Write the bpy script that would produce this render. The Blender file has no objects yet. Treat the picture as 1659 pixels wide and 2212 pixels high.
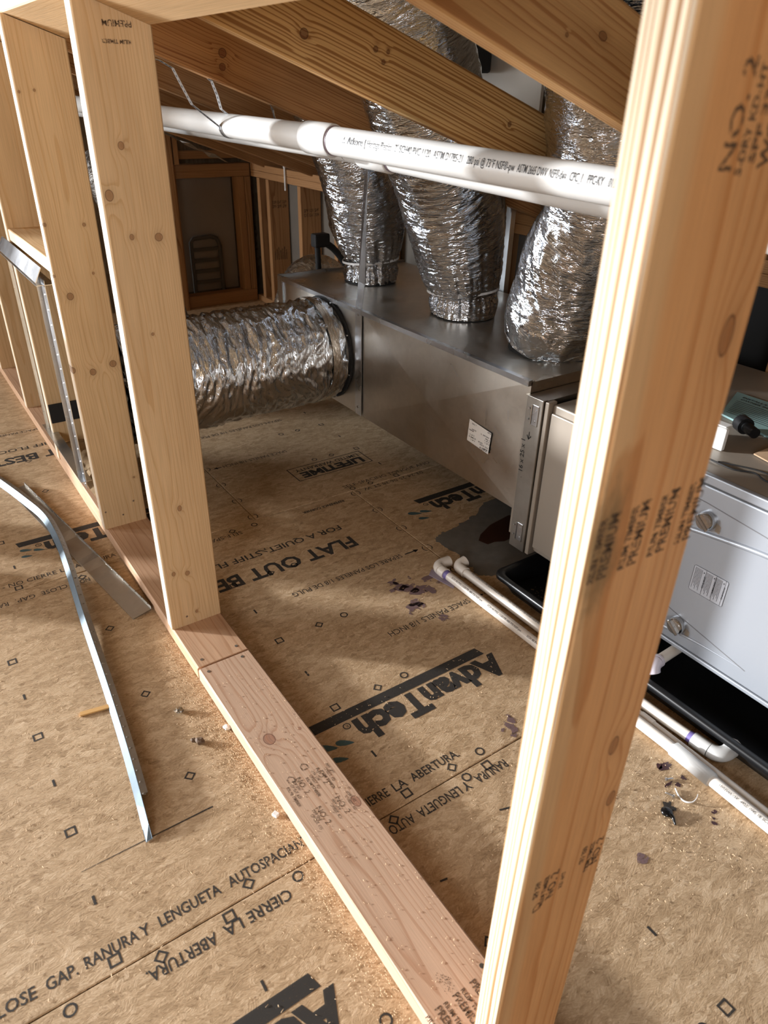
import bpy, bmesh, math, random
from mathutils import Vector, Matrix, noise
random.seed(7)
S = bpy.context.scene
C = S.collection

# ------------------------------------------------------------------ camera
cam_d = bpy.data.cameras.new('camera')
cam = bpy.data.objects.new('camera', cam_d); C.objects.link(cam)
cam_d.sensor_width = 36.0; cam_d.sensor_fit = 'AUTO'
cam_d.lens = 1551.16 / 2212 * 36
cam_d.clip_start = 0.02
yaw, pitch, roll = math.radians(35.0), math.radians(30.222), math.radians(1.349)
fw = Vector((math.sin(yaw)*math.cos(pitch), math.cos(yaw)*math.cos(pitch), -math.sin(pitch)))
rt = Vector((math.cos(yaw), -math.sin(yaw), 0)); up = rt.cross(fw)
r2 = rt*math.cos(roll) + up*math.sin(roll); u2 = -rt*math.sin(roll) + up*math.cos(roll)
M = Matrix((r2, u2, -fw)).transposed().to_4x4(); M.translation = (0, 0, 1.281)
cam.matrix_world = M
cam_d.dof.use_dof = True; cam_d.dof.focus_distance = 2.1; cam_d.dof.aperture_fstop = 6.6
S.camera = cam

# ------------------------------------------------------------------ world, lights, exposure
w = bpy.data.worlds.new('world'); S.world = w; w.use_nodes = True
bg = w.node_tree.nodes['Background']
bg.inputs[0].default_value = (0.75, 0.86, 1.0, 1); bg.inputs[1].default_value = 1.0
S.view_settings.view_transform = 'Standard'; S.view_settings.look = 'None'
S.view_settings.gamma = 1.0; S.view_settings.use_curve_mapping = False
S.view_settings.exposure = 0.22
def area(name, loc, target, sx, sy, power, col):
    d = bpy.data.lights.new(name, 'AREA'); d.shape = 'RECTANGLE'; d.size = sx; d.size_y = sy
    d.energy = power; d.color = col
    o = bpy.data.objects.new(name, d); C.objects.link(o)
    o.location = loc
    o.rotation_euler = (Vector(target)-Vector(loc)).to_track_quat('-Z', 'Y').to_euler()
    return o
sd = bpy.data.lights.new('low_sun', 'SUN'); sd.energy = 6.8; sd.angle = math.radians(2.3); sd.color = (0.97, 0.985, 1.0)
so = bpy.data.objects.new('low_sun', sd); C.objects.link(so); so.location = (-5, 6, 2)
se = math.radians(8.5); so.rotation_euler = Vector((math.cos(se)*0.743, -math.cos(se)*0.669, -math.sin(se))).to_track_quat('-Z', 'Y').to_euler()
area('window_daylight', (-3.6, 4.80, 1.25), (-2.6, 0.5, 0.9), 2.6, 1.9, 420, (0.90, 0.95, 1.0))
area('back_fill_light', (-2.2, -2.3, 1.55), (0.4, 1.6, 0.7), 1.6, 1.3, 110, (0.95, 0.97, 1.0))  # fill lamp added behind the camera; the back wall has no window
S.cycles.max_bounces = 6; S.cycles.diffuse_bounces = 4; S.cycles.glossy_bounces = 3; S.cycles.caustics_reflective = False; S.cycles.caustics_refractive = False
S.cycles.use_adaptive_sampling = True; S.cycles.adaptive_threshold = 0.05
S.cycles.sample_clamp_indirect = 6.0
S.cycles.use_denoising = True

# ------------------------------------------------------------------ helpers
def lin(*c):
    return tuple(((v/255.0)/12.92 if v/255.0 <= 0.04045 else ((v/255.0+0.055)/1.055)**2.4) for v in c) + (1.0,)

class MB:
    def __init__(s): s.v = []; s.f = []; s.sm = []
    def add(s, vs, fs, smooth=False):
        o = len(s.v); s.v += [tuple(x) for x in vs]
        s.f += [tuple(o+i for i in q) for q in fs]; s.sm += [smooth]*len(fs)
        return s
    def box(s, lo, hi, mat=None):
        x0, y0, z0 = lo; x1, y1, z1 = hi
        vs = [(x0,y0,z0),(x1,y0,z0),(x1,y1,z0),(x0,y1,z0),(x0,y0,z1),(x1,y0,z1),(x1,y1,z1),(x0,y1,z1)]
        if mat is not None: vs = [mat @ Vector(v) for v in vs]
        return s.add(vs, [(0,3,2,1),(4,5,6,7),(0,1,5,4),(1,2,6,5),(2,3,7,6),(3,0,4,7)])
    def cbox(s, lo, hi, b, mat=None):
        # box with chamfered edges
        bm = bmesh.new()
        x0, y0, z0 = lo; x1, y1, z1 = hi
        vs = [bm.verts.new(p) for p in [(x0,y0,z0),(x1,y0,z0),(x1,y1,z0),(x0,y1,z0),(x0,y0,z1),(x1,y0,z1),(x1,y1,z1),(x0,y1,z1)]]
        for q in [(0,3,2,1),(4,5,6,7),(0,1,5,4),(1,2,6,5),(2,3,7,6),(3,0,4,7)]: bm.faces.new([vs[i] for i in q])
        bmesh.ops.bevel(bm, geom=bm.edges[:], offset=b, segments=2, affect='EDGES', profile=0.5)
        bm.verts.index_update()
        vv = [v.co.copy() for v in bm.verts]
        if mat is not None: vv = [mat @ v for v in vv]
        s.add(vv, [tuple(v.index for v in f.verts) for f in bm.faces]); bm.free()
        return s
    def tube(s, pts, r, n=12, caps=True, smooth=True, flat=None):
        # swept round (or flat = (w,t)) section along a path
        pts = [Vector(p) for p in pts]; k = len(pts); vs = []; fs = []
        rr = r if isinstance(r, (list, tuple)) else [r]*k
        T = [(pts[min(i+1,k-1)]-pts[max(i-1,0)]).normalized() for i in range(k)]
        a = Vector((0,0,1)) if abs(T[0].z) < 0.9 else Vector((1,0,0))
        N = (a - T[0]*a.dot(T[0])).normalized()
        for i in range(k):
            N = (N - T[i]*N.dot(T[i])).normalized(); B = T[i].cross(N)
            for j in range(n):
                t = 2*math.pi*j/n
                vs.append(pts[i] + (N*math.cos(t) + B*math.sin(t))*rr[i])
        for i in range(k-1):
            for j in range(n):
                fs.append((i*n+j, i*n+(j+1)%n, (i+1)*n+(j+1)%n, (i+1)*n+j))
        s.add(vs, fs, smooth)
        if caps:
            s.add(vs[:n], [tuple(reversed(range(n)))]); s.add(vs[-n:], [tuple(range(n))])
        return s
    def ribbon(s, pts, wdir, wid, th):
        # flat strap along a path, width along wdir (vector or list of vectors)
        pts = [Vector(p) for p in pts]; k = len(pts); vs = []; fs = []
        for i in range(k):
            T = (pts[min(i+1,k-1)]-pts[max(i-1,0)]).normalized()
            W = Vector(wdir[i] if isinstance(wdir, list) else wdir); W = (W - T*W.dot(T)).normalized()
            N = T.cross(W)
            for a, b in ((-1,-1),(1,-1),(1,1),(-1,1)): vs.append(pts[i] + W*a*wid/2 + N*b*th/2)
        for i in range(k-1):
            for j in range(4): fs.append((i*4+j, i*4+(j+1)%4, (i+1)*4+(j+1)%4, (i+1)*4+j))
        fs.append((3,2,1,0)); fs.append(tuple((k-1)*4+j for j in range(4)))
        return s.add(vs, fs)
    def build(s, name, mat, parent=None, xf=None):
        me = bpy.data.meshes.new(name); me.from_pydata(s.v, [], s.f); me.update()
        if any(s.sm): me.polygons.foreach_set('use_smooth', s.sm)
        if mat: me.materials.append(mat)
        o = link(name, me, parent, xf)
        if name in ('stamp_lettering', 'scratch', 'pipe_print', 'label_print', 'sticker_print', 'printed_lettering'): o['kind'] = 'stuff'
        return o

WM = {}
def link(name, data, parent=None, xf=None):
    o = bpy.data.objects.new(name, data); C.objects.link(o)
    W = xf if xf is not None else Matrix()
    if parent is not None:
        o.parent = parent; o.matrix_local = WM[parent].inverted() @ W
    else: o.matrix_world = W
    WM[o] = W.copy()
    return o
def tag(o, label, cat, group=None, kind=None):
    o['label'] = label; o['category'] = cat
    if group: o['group'] = group
    if kind: o['kind'] = kind
    return o
def thing(name, loc, label, cat, group=None):
    return tag(link(name, None, None, Matrix.Translation(loc)), label, cat, group)
def struct(o): o['kind'] = 'structure'; return o

# ------------------------------------------------------------------ materials
class NT:
    def __init__(s, name):
        s.m = bpy.data.materials.new(name); s.m.use_nodes = True; s.t = s.m.node_tree
        s.b = s.t.nodes['Principled BSDF']; s.out = s.t.nodes['Material Output']
    def n(s, typ, props=None, **ins):
        nd = s.t.nodes.new('ShaderNode'+typ)
        for k, v in (props or {}).items(): setattr(nd, k, v)
        for k, v in ins.items():
            k2 = int(k[1:]) if k[0] == 'i' and k[1:].isdigit() else k.replace('_', ' ')
            s.put(nd.inputs[k2], v)
        return nd
    def put(s, sock, v):
        if isinstance(v, bpy.types.NodeSocket): s.t.links.new(v, sock)
        else: sock.default_value = v
    def math(s, op, a, b=0.0, c=None, clamp=False):
        nd = s.t.nodes.new('ShaderNodeMath'); nd.operation = op; nd.use_clamp = clamp
        s.put(nd.inputs[0], a); s.put(nd.inputs[1], b)
        if c is not None: s.put(nd.inputs[2], c)
        return nd.outputs[0]
    def vm(s, op, a, b=None):
        nd = s.t.nodes.new('ShaderNodeVectorMath'); nd.operation = op
        s.put(nd.inputs[0], a)
        if b is not None: s.put(nd.inputs[1], b)
        return nd.outputs[0]
    def mix(s, f, a, b, mode='MIX'):
        nd = s.t.nodes.new('ShaderNodeMix'); nd.data_type = 'RGBA'; nd.blend_type = mode
        s.put(nd.inputs[0], f); s.put(nd.inputs[6], a); s.put(nd.inputs[7], b)
        return nd.outputs[2]
    def ramp(s, f, stops):
        nd = s.t.nodes.new('ShaderNodeValToRGB'); s.put(nd.inputs[0], f); e = nd.color_ramp.elements
        while len(e) < len(stops): e.new(0.5)
        for i, (p, c) in enumerate(stops): e[i].position = p; e[i].color = c
        return nd.outputs[0]
    def rng(s, v, a, b, c=0.0, d=1.0, smooth=False):
        nd = s.t.nodes.new('ShaderNodeMapRange'); nd.interpolation_type = 'SMOOTHSTEP' if smooth else 'LINEAR'
        for i, x in enumerate((v, a, b, c, d)): s.put(nd.inputs[i], x)
        return nd.outputs[0]
    def noise(s, vec, scale=1.0, detail=2.0, rough=0.5, dist=0.0):
        nd = s.n('TexNoise', Vector=vec, Scale=scale, Detail=detail, Roughness=rough, Distortion=dist)
        return nd
    def coord(s, k='Object'): return s.n('TexCoord').outputs[k]
    def bump(s, h, strength, dist):
        nd = s.n('Bump', Height=h, Strength=strength, Distance=dist); s.put(s.b.inputs['Normal'], nd.outputs[0])

def plain(name, rgb, rough=0.5, metal=0.0, var=0.0, vs=30.0, bump=0.0):
    t = NT(name); c = lin(*rgb)
    if var:
        nz = t.noise(t.coord(), vs, 3.0).outputs[0]
        dk = tuple(x*(1-var) for x in c[:3]) + (1,); lt = tuple(min(1, x*(1+var)) for x in c[:3]) + (1,)
        t.put(t.b.inputs['Base Color'], t.ramp(nz, [(0.3, dk), (0.7, lt)]))
        if bump: t.bump(nz, 0.5, bump)
    else: t.b.inputs['Base Color'].default_value = c
    t.b.inputs['Roughness'].default_value = rough; t.b.inputs['Metallic'].default_value = metal
    return t.m

def wood(name, light, dark, spacing=0.006, pith=(0.02, 0.06), tilt=0.02, knots=(), warp=0.012, fibre=0.10,
         heart=None, seed=0.0, latew=0.85, rough=0.65, rnd=False, mott=0.12, kcol=(92, 55, 30), edge=False, blue=None):
    """Sawn softwood: growth rings about a pith line, fibre streaks and knots. Board local axes: x width, y thickness, z length."""
    t = NT(name); v = t.coord()
    sx = t.n('SeparateXYZ', Vector=v); X, Y, Z = sx.outputs
    off = (seed*1.7, seed*0.9, seed*3.1)
    if rnd:
        oi = t.n('ObjectInfo').outputs['Random']
        cb = t.n('CombineXYZ', X=t.math('MULTIPLY', oi, 3.1), Y=t.math('MULTIPLY', oi, 7.3), Z=t.math('MULTIPLY', oi, 23.0)).outputs[0]
        vo = t.vm('ADD', v, cb)
    else: vo = t.vm('ADD', v, off)
    wz = t.noise(t.vm('MULTIPLY', vo, (9, 9, 1.3)), 1.0, 3.0)
    wc = t.vm('SCALE', t.vm('SUBTRACT', wz.outputs['Color'], (0.5, 0.5, 0.5)))
    wc.node.inputs['Scale'].default_value = warp*2
    ws = t.n('SeparateXYZ', Vector=wc)
    px = t.math('ADD', t.math('SUBTRACT', X, pith[0]), t.math('ADD', ws.outputs[0], t.math('MULTIPLY', Z, tilt)))
    py = t.math('ADD', t.math('SUBTRACT', Y, pith[1]), ws.outputs[1])
    if rnd:
        px = t.math('ADD', px, t.math('MULTIPLY', t.math('SUBTRACT', oi, 0.5), 0.12))
    r = t.math('SQRT', t.math('ADD', t.math('MULTIPLY', px, px), t.math('MULTIPLY', py, py)))
    rv = t.n('CombineXYZ', X=t.math('MULTIPLY', r, 55.0), Y=t.math('MULTIPLY', Z, 0.4)).outputs[0]
    r = t.math('ADD', r, t.math('MULTIPLY', t.math('SUBTRACT', t.noise(rv, 1.0, 2.0).outputs[0], 0.5), spacing*3.2))
    kmask = None; halo = None
    for (kx, kz, rad, st) in knots:
        dx = t.math('DIVIDE', t.math('SUBTRACT', X, kx), rad)
        dz = t.math('DIVIDE', t.math('SUBTRACT', Z, kz), rad*st)
        d2 = t.math('ADD', t.math('MULTIPLY', dx, dx), t.math('MULTIPLY', dz, dz))
        e = t.math('POWER', 2.718, t.math('MULTIPLY', d2, -0.16))
        r = t.math('ADD', r, t.math('MULTIPLY', e, rad*0.9))
        k = t.rng(d2, 1.25, 0.55, 0.0, 1.0, True)
        kmask = k if kmask is None else t.math('MAXIMUM', kmask, k)
        h = t.math('POWER', 2.718, t.math('MULTIPLY', d2, -0.35))
        halo = h if halo is None else t.math('MAXIMUM', halo, h)
    ph = t.math('FRACT', t.math('DIVIDE', r, spacing))
    L, D = lin(*light), lin(*dark)
    mid = tuple(L[i]*0.75 + D[i]*0.25 for i in range(3)) + (1,)
    col = t.ramp(ph, [(0.0, L), (0.45, L), (latew-0.1, mid), (latew+0.04, D), (0.97, D), (1.0, L)])
    fb = t.noise(t.vm('MULTIPLY', vo, (420, 420, 9)), 1.0, 2.0).outputs[0]
    col = t.mix(1.0, col, t.ramp(fb, [(0.25, (1-fibre*1.6,)*3+(1,)), (0.75, (1+fibre*0.3,)*3+(1,))]), 'MULTIPLY')
    mo = t.noise(t.vm('MULTIPLY', vo, (14, 14, 2.2)), 1.0, 3.0).outputs[0]
    col = t.mix(1.0, col, t.ramp(mo, [(0.3, (1-mott, 1-mott*1.25, 1-mott*1.5, 1)), (0.7, (1+mott*0.3,)*3+(1,))]), 'MULTIPLY')
    if heart:   # band of differently coloured wood across the width: (x0, x1, rgb, amount)
        x0, x1, hc, am = heart
        xw = t.math('ADD', X, t.math('MULTIPLY', ws.outputs[0], 1.0))
        hm = t.math('MULTIPLY', t.rng(xw, x0, x1, 0.0, 1.0, True), am)
        col = t.mix(hm, col, t.mix(1.0, col, tuple(1.6*c for c in lin(*hc)[:3])+(1,), 'MULTIPLY'))
    if blue:   # sap stain patch
        dx = t.math('DIVIDE', t.math('SUBTRACT', X, blue[0]), blue[2]); dz = t.math('DIVIDE', t.math('SUBTRACT', Z, blue[1]), blue[3])
        dd = t.math('ADD', t.math('MULTIPLY', dx, dx), t.math('MULTIPLY', dz, dz))
        sn = t.noise(t.vm('MULTIPLY', v, (70, 70, 30)), 1.0, 4.0, 0.65).outputs[0]
        col = t.mix(t.math('MULTIPLY', t.rng(t.math('ADD', dd, t.math('MULTIPLY', sn, 1.6)), 1.7, 0.7, 0, 1, True), 0.7), col, lin(112, 92, 58))
    if edge:   # narrow sun-facing edge: sunlit paleness painted in over pale sapwood and grain
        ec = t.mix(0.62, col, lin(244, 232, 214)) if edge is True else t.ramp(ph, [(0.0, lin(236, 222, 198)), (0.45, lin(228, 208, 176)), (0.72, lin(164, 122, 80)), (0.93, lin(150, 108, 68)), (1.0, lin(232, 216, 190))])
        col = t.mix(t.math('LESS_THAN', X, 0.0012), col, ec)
    if kmask is not None:
        col = t.mix(t.math('MULTIPLY', halo, 0.22), col, lin(*kcol))
        kc = t.ramp(t.math('FRACT', t.math('DIVIDE', r, 0.0032)), [(0.0, lin(kcol[0]+38, kcol[1]+28, kcol[2]+18)), (1.0, lin(*kcol))])
        col = t.mix(t.math('MULTIPLY', kmask, 0.62), col, kc)
        rim = t.math('MULTIPLY', t.rng(kmask, 0.05, 0.4, 0, 1, True), t.rng(kmask, 0.98, 0.6, 0, 1, True))
        col = t.mix(t.math('MULTIPLY', rim, 0.75), col, lin(*[int(x*0.8) for x in kcol]))
    t.put(t.b.inputs['Base Color'], col); t.b.inputs['Roughness'].default_value = rough
    t.b.inputs['Specular IOR Level'].default_value = 0.35
    t.bump(fb, 0.25, 0.0006)
    return t.m

def osb(name, tone=1.0):
    t = NT(name); v = t.coord()
    def layer(seed, sx, sy, spread, fs):
        vo = t.vm('ADD', v, (seed, seed*0.7, 0))
        wz = t.noise(vo, 7.0, 3.0).outputs['Color']
        w2 = t.vm('SCALE', t.vm('SUBTRACT', wz, (0.5,)*3)); w2.node.inputs['Scale'].default_value = 0.08
        vv = t.vm('MULTIPLY', t.vm('ADD', vo, w2), (sx, sy, 0))
        vor = t.n('TexVoronoi', {'feature': 'F1', 'voronoi_dimensions': '2D'}, Vector=vv, Scale=1.0)
        cs = t.n('SeparateColor', Color=vor.outputs['Color'])
        ang = t.math('MULTIPLY', t.math('SUBTRACT', cs.outputs[0], 0.5), spread)
        rot = t.n('VectorRotate', {'rotation_type': 'Z_AXIS'}, Vector=vo, Angle=ang).outputs[0]
        rot = t.vm('ADD', rot, t.vm('MULTIPLY', vor.outputs['Color'], (7, 7, 7)))
        fib = t.noise(t.vm('MULTIPLY', rot, (38, 38*fs, 1)), 1.0, 4.0, 0.66, 0.12).outputs[0]
        return fib, cs.outputs[1]
    f1, b1 = layer(1.3, 24, 70, 1.1, 11)
    f2, b2 = layer(8.1, 46, 95, 3.0, 8)
    f3, b3 = layer(4.7, 15, 40, 2.4, 13)
    sel = t.rng(t.noise(t.vm('MULTIPLY', v, (26, 60, 0)), 1.0, 4.0, 0.7).outputs[0], 0.42, 0.60, 0, 1, True)
    sel2 = t.rng(t.noise(t.vm('MULTIPLY', v, (17, 34, 5)), 1.0, 4.0, 0.7).outputs[0], 0.52, 0.62, 0, 1, True)
    def mixv(q, a, b):
        nd = t.t.nodes.new('ShaderNodeMix'); nd.data_type = 'FLOAT'
        t.put(nd.inputs[0], q); t.put(nd.inputs[2], a); t.put(nd.inputs[3], b); return nd.outputs[0]
    f = mixv(sel2, mixv(sel, f1, f2), f3); b = mixv(sel2, mixv(sel, b1, b2), b3)
    gr = t.noise(t.vm('MULTIPLY', v, (140, 420, 0)), 1.0, 3.0, 0.7).outputs[0]
    val = t.math('ADD', t.math('ADD', t.math('MULTIPLY', f, 0.55), t.math('MULTIPLY_ADD', gr, 0.25, 0.10)), t.math('MULTIPLY', t.math('SUBTRACT', b, 0.5), 0.17))
    k = tone
    col = t.ramp(val, [(0.30, lin(132*k, 106*k, 78*k)), (0.43, lin(176*k, 149*k, 116*k)), (0.55, lin(200*k, 173*k, 140*k)), (0.70, lin(226*k, 204*k, 174*k))])
    lf = t.noise(v, 2.2, 3.0).outputs[0]
    col = t.mix(1.0, col, t.ramp(lf, [(0.3, (0.90, 0.87, 0.83, 1)), (0.7, (1.05, 1.04, 1.03, 1))]), 'MULTIPLY')
    fl = t.noise(t.vm('MULTIPLY', v, (60, 190, 0)), 1.0, 2.0, 0.6).outputs[0]
    fm = t.rng(fl, 0.66, 0.75, 0, 0.7, True)
    col = t.mix(fm, col, lin(104*k, 70*k, 44*k))
    t.put(t.b.inputs['Base Color'], col); t.b.inputs['Roughness'].default_value = 0.62
    t.b.inputs['Specular IOR Level'].default_value = 0.3
    t.bump(t.math('ADD', f, t.math('MULTIPLY', t.math('ADD', gr, b), 0.5)), 0.38, 0.0018)
    return t.m

def ink(name, rgb, wear=0.5, scale=260.0):
    t = NT(name); v = t.coord()
    t.b.inputs['Base Color'].default_value = lin(*rgb); t.b.inputs['Roughness'].default_value = 0.75
    nz = t.noise(t.vm('MULTIPLY', v, (0.6, 1.2, 1)), scale, 3.0, 0.65).outputs[0]
    tr = t.n('BsdfTransparent').outputs[0]
    ms = t.n('MixShader'); a = t.rng(nz, wear-0.13, wear+0.0, 0.0, 0.93, True)
    t.put(ms.inputs[0], a); t.t.links.new(tr, ms.inputs[1]); t.t.links.new(t.b.outputs[0], ms.inputs[2])
    t.t.links.new(ms.outputs[0], t.out.inputs[0])
    return t.m

def foil(name, rgb=(208, 214, 222), rough=0.13, bs=0.7):
    t = NT(name); v = t.coord('UV')
    a = t.noise(t.vm('MULTIPLY', v, (16, 75, 1)), 1.0, 3.0, 0.6, 0.8).outputs[0]
    rg = t.math('SUBTRACT', 1.0, t.math('ABSOLUTE', t.math('SUBTRACT', t.math('MULTIPLY', a, 2.0), 1.0)))
    a2 = t.noise(t.vm('MULTIPLY', v, (60, 170, 1)), 1.0, 2.0, 0.6, 0.5).outputs[0]
    h = t.math('ADD', rg, t.math('MULTIPLY', a2, 0.25))
    t.b.inputs['Base Color'].default_value = lin(*rgb); t.b.inputs['Metallic'].default_value = 1.0
    t.put(t.b.inputs['Roughness'], t.rng(a, 0.3, 0.7, rough*0.6, rough*1.5))
    t.bump(h, bs, 0.006)
    return t.m

def galv(name, rgb=(182, 180, 176), rough=0.34):
    t = NT(name); v = t.coord()
    vor = t.n('TexVoronoi', Vector=t.vm('ADD', v, (3, 1, 2)), Scale=60.0)
    g = t.n('SeparateColor', Color=vor.outputs['Color']).outputs[0]
    nz = t.noise(v, 5.0, 4.0).outputs[0]
    c = lin(*rgb)
    col = t.mix(t.math('MULTIPLY', g, 0.22), c, tuple(x*0.72 for x in c[:3])+(1,))
    t.put(t.b.inputs['Base Color'], t.mix(t.rng(nz, 0.4, 0.75, 0, 0.3), col, tuple(x*0.7 for x in c[:3])+(1,)))
    t.b.inputs['Metallic'].default_value = 1.0
    t.put(t.b.inputs['Roughness'], t.rng(nz, 0.3, 0.7, rough*0.75, rough*1.3))
    t.bump(t.noise(v, 7.0, 1.0).outputs[0], 0.25, 0.01)
    return t.m

def pvc(name, rgb=(200, 200, 198), dirt=0.25):
    t = NT(name); v = t.coord()
    nz = t.noise(t.vm('MULTIPLY', v, (14, 3, 40)), 1.0, 4.0, 0.65).outputs[0]
    c = lin(*rgb); d = lin(rgb[0]-45, rgb[1]-60, rgb[2]-82)
    t.put(t.b.inputs['Base Color'], t.mix(t.rng(nz, 0.60, 0.80, 0, dirt), c, d))
    t.b.inputs['Roughness'].default_value = 0.36
    return t.m

MAT = {}
STUD_L, STUD_D = (222, 190, 146), (211, 174, 127)
kB = [(0.051, 1.148, 0.006, 1.2), (0.0147, 1.063, 0.008, 1.3), (0.1002, 0.981, 0.008, 1.0), (0.046, 0.985, 0.0045, 1.3),
      (0.0598, 0.787, 0.0035, 1.0), (0.0644, 0.354, 0.0055, 1.4), (0.061, 0.162, 0.006, 1.2), (0.0254, 0.172, 0.005, 1.3), (0.0712, 0.034, 0.004, 1.2)]
k2 = [(0.0332, 0.743, 0.009, 1.1), (0.0003, 0.537, 0.008, 1.2), (0.055, 0.523, 0.009, 1.1), (0.115, 0.538, 0.010, 1.0), (0.005, 0.93, 0.0045, 1.1),
      (0.1034, 0.924, 0.0045, 1.1), (0.0086, 1.229, 0.003, 1.1), (0.002, 0.80, 0.0035, 1.1), (0.105, 0.798, 0.0035, 1.1), (0.118, 0.16, 0.0035, 1.1), (0.0437, 1.233, 0.003, 1.1)]
kR = [(0.1117, 1.093, 0.008, 2.0), (0.1025, 0.665, 0.007, 1.9), (0.1238, 0.568, 0.007, 1.7)]
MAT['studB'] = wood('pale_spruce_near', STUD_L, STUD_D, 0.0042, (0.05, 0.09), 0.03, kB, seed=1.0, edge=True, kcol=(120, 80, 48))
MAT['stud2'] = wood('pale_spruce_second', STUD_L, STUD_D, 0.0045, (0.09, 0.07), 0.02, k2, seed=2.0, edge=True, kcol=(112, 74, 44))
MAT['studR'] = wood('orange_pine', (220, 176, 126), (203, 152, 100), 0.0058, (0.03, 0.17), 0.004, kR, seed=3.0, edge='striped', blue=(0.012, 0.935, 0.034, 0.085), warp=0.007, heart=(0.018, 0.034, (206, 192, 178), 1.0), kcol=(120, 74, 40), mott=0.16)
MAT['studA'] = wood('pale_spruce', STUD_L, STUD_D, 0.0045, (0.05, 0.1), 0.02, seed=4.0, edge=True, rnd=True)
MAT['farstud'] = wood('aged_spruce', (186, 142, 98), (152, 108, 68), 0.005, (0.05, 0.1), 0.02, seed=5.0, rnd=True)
MAT['plate'] = wood('pinkish_plate', (208, 176, 150), (190, 152, 124), 0.0048, (0.05, 0.11), 0.008, [(0.047, 1.657, 0.013, 1.3), (0.121, 1.415, 0.009, 1.6), (0.118, 1.648, 0.004, 1.2)], seed=6.0, mott=0.1, kcol=(130, 86, 68))
MAT['plate2'] = wood('pinkish_plate_far', (206, 168, 136), (188, 146, 112), 0.005, (0.09, 0.1), 0.01, seed=7.0)
kR2 = [(0.051, 1.215, 0.0095, 1.0), (0.087, 1.381, 0.006, 1.0), (0.0935, 1.412, 0.0045, 1.0), (0.072, 1.407, 0.005, 1.0), (0.081, 1.802, 0.006, 1.0)]
MAT['raft2'] = wood('yellow_pine', (212, 172, 114), (158, 112, 62), 0.0085, (-0.04, 0.05), 0.010, kR2, seed=8.0, warp=0.013, latew=0.7, kcol=(70, 34, 18))
MAT['raft1'] = wood('yellow_pine_near', (204, 164, 112), (176, 128, 80), 0.011, (0.02, 0.07), 0.02, [(0.085, 1.375, 0.006, 1.6), (0.059, 1.304, 0.003, 1.2)], seed=9.0, warp=0.016, mott=0.25)
MAT['raft3'] = wood('brown_pine', (196, 148, 98), (154, 102, 62), 0.010, (0.16, 0.05), 0.012, [(0.0665, 1.307, 0.011, 1.0), (0.0355, 1.314, 0.009, 1.0)], seed=10.0, warp=0.02, mott=0.3, kcol=(84, 38, 18))
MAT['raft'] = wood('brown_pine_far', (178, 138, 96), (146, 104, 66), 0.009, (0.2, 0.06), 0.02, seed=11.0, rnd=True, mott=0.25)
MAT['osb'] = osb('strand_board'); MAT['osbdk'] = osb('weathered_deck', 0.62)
MAT['ink'] = ink('printed_ink', (46, 42, 38), 0.37); MAT['inkg'] = ink('bluegreen_ink', (66, 92, 96), 0.38)
MAT['stamp'] = ink('grade_stamp_ink', (92, 70, 50), 0.50, 300.0)
MAT['pipeink'] = plain('pipe_print', (48, 48, 50), 0.6)
MAT['marker'] = plain('black_marker', (14, 13, 13), 0.5)
MAT['dry'] = plain('drywall_paper', (214, 208, 198), 0.85, var=0.04, vs=4)
MAT['drygrey'] = plain('grey_drywall_back', (118, 112, 104), 0.9, var=0.06, vs=5)
MAT['dark'] = plain('subfloor_gap', (58, 38, 22), 0.9)
MAT['foil'] = foil('crinkled_foil'); MAT['foilbig'] = foil('large_duct_foil', bs=0.4); MAT['foilf'] = foil('smoother_foil', (190, 182, 170), 0.26)
MAT['galv'] = galv('galvanised_sheet', (206, 200, 190), 0.36); MAT['galvb'] = galv('bright_galvanised', (205, 208, 212), 0.28)
MAT['galvd'] = galv('dull_galvanised', (158, 152, 144), 0.45)
MAT['strip'] = galv('matte_galvanised', (100, 110, 117), 0.55)
MAT['pvc'] = pvc('white_pvc'); MAT['pvc2'] = pvc('floor_pvc', (226, 218, 208), 0.3)
MAT['primer'] = plain('purple_primer', (112, 100, 158), 0.5)
MAT['unit'] = plain('silver_painted_steel', (158, 163, 171), 0.36, 0.35)
MAT['unitd'] = plain('taupe_shade_steel', (150, 140, 128), 0.45, 0.15)  # cabinet steel with shade put in as taupe; also the rack channel
MAT['chrome'] = plain('satin_chrome', (190, 190, 190), 0.18, 1.0)
MAT['blackpl'] = plain('black_plastic', (18, 19, 21), 0.38); MAT['blackru'] = plain('black_rubber', (16, 15, 15), 0.7)
MAT['tape'] = plain('grey_mastic', (108, 104, 98), 0.6, var=0.12, vs=30, bump=0.002)
MAT['stain'] = ink('purple_primer_stain', (118, 94, 94), 0.46, 90.0)
MAT['redstain'] = plain('dried_red_drops', (60, 26, 30), 0.4)
MAT['brownp'] = plain('dark_brown_stain', (52, 26, 14), 0.5)
MAT['paper'] = plain('white_paper', (226, 224, 220), 0.7); MAT['papert'] = plain('pale_teal_paper', (128, 160, 160), 0.6)
MAT['card'] = plain('brown_cardboard', (160, 132, 104), 0.8, var=0.08)
MAT['plastic'] = plain('white_plastic', (228, 228, 226), 0.35)
MAT['gap'] = plain('dark_recess', (20, 16, 13), 0.8)
MAT['dust'] = plain('sawdust', (212, 184, 148), 0.9)
MAT['shav'] = plain('wood_shaving', (214, 168, 104), 0.8)
MAT['kraft'] = plain('crumpled_kraft', (176, 148, 112), 0.75, var=0.15, vs=40, bump=0.004)
MAT['frame'] = plain('window_paint', (230, 230, 228), 0.5)

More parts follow.
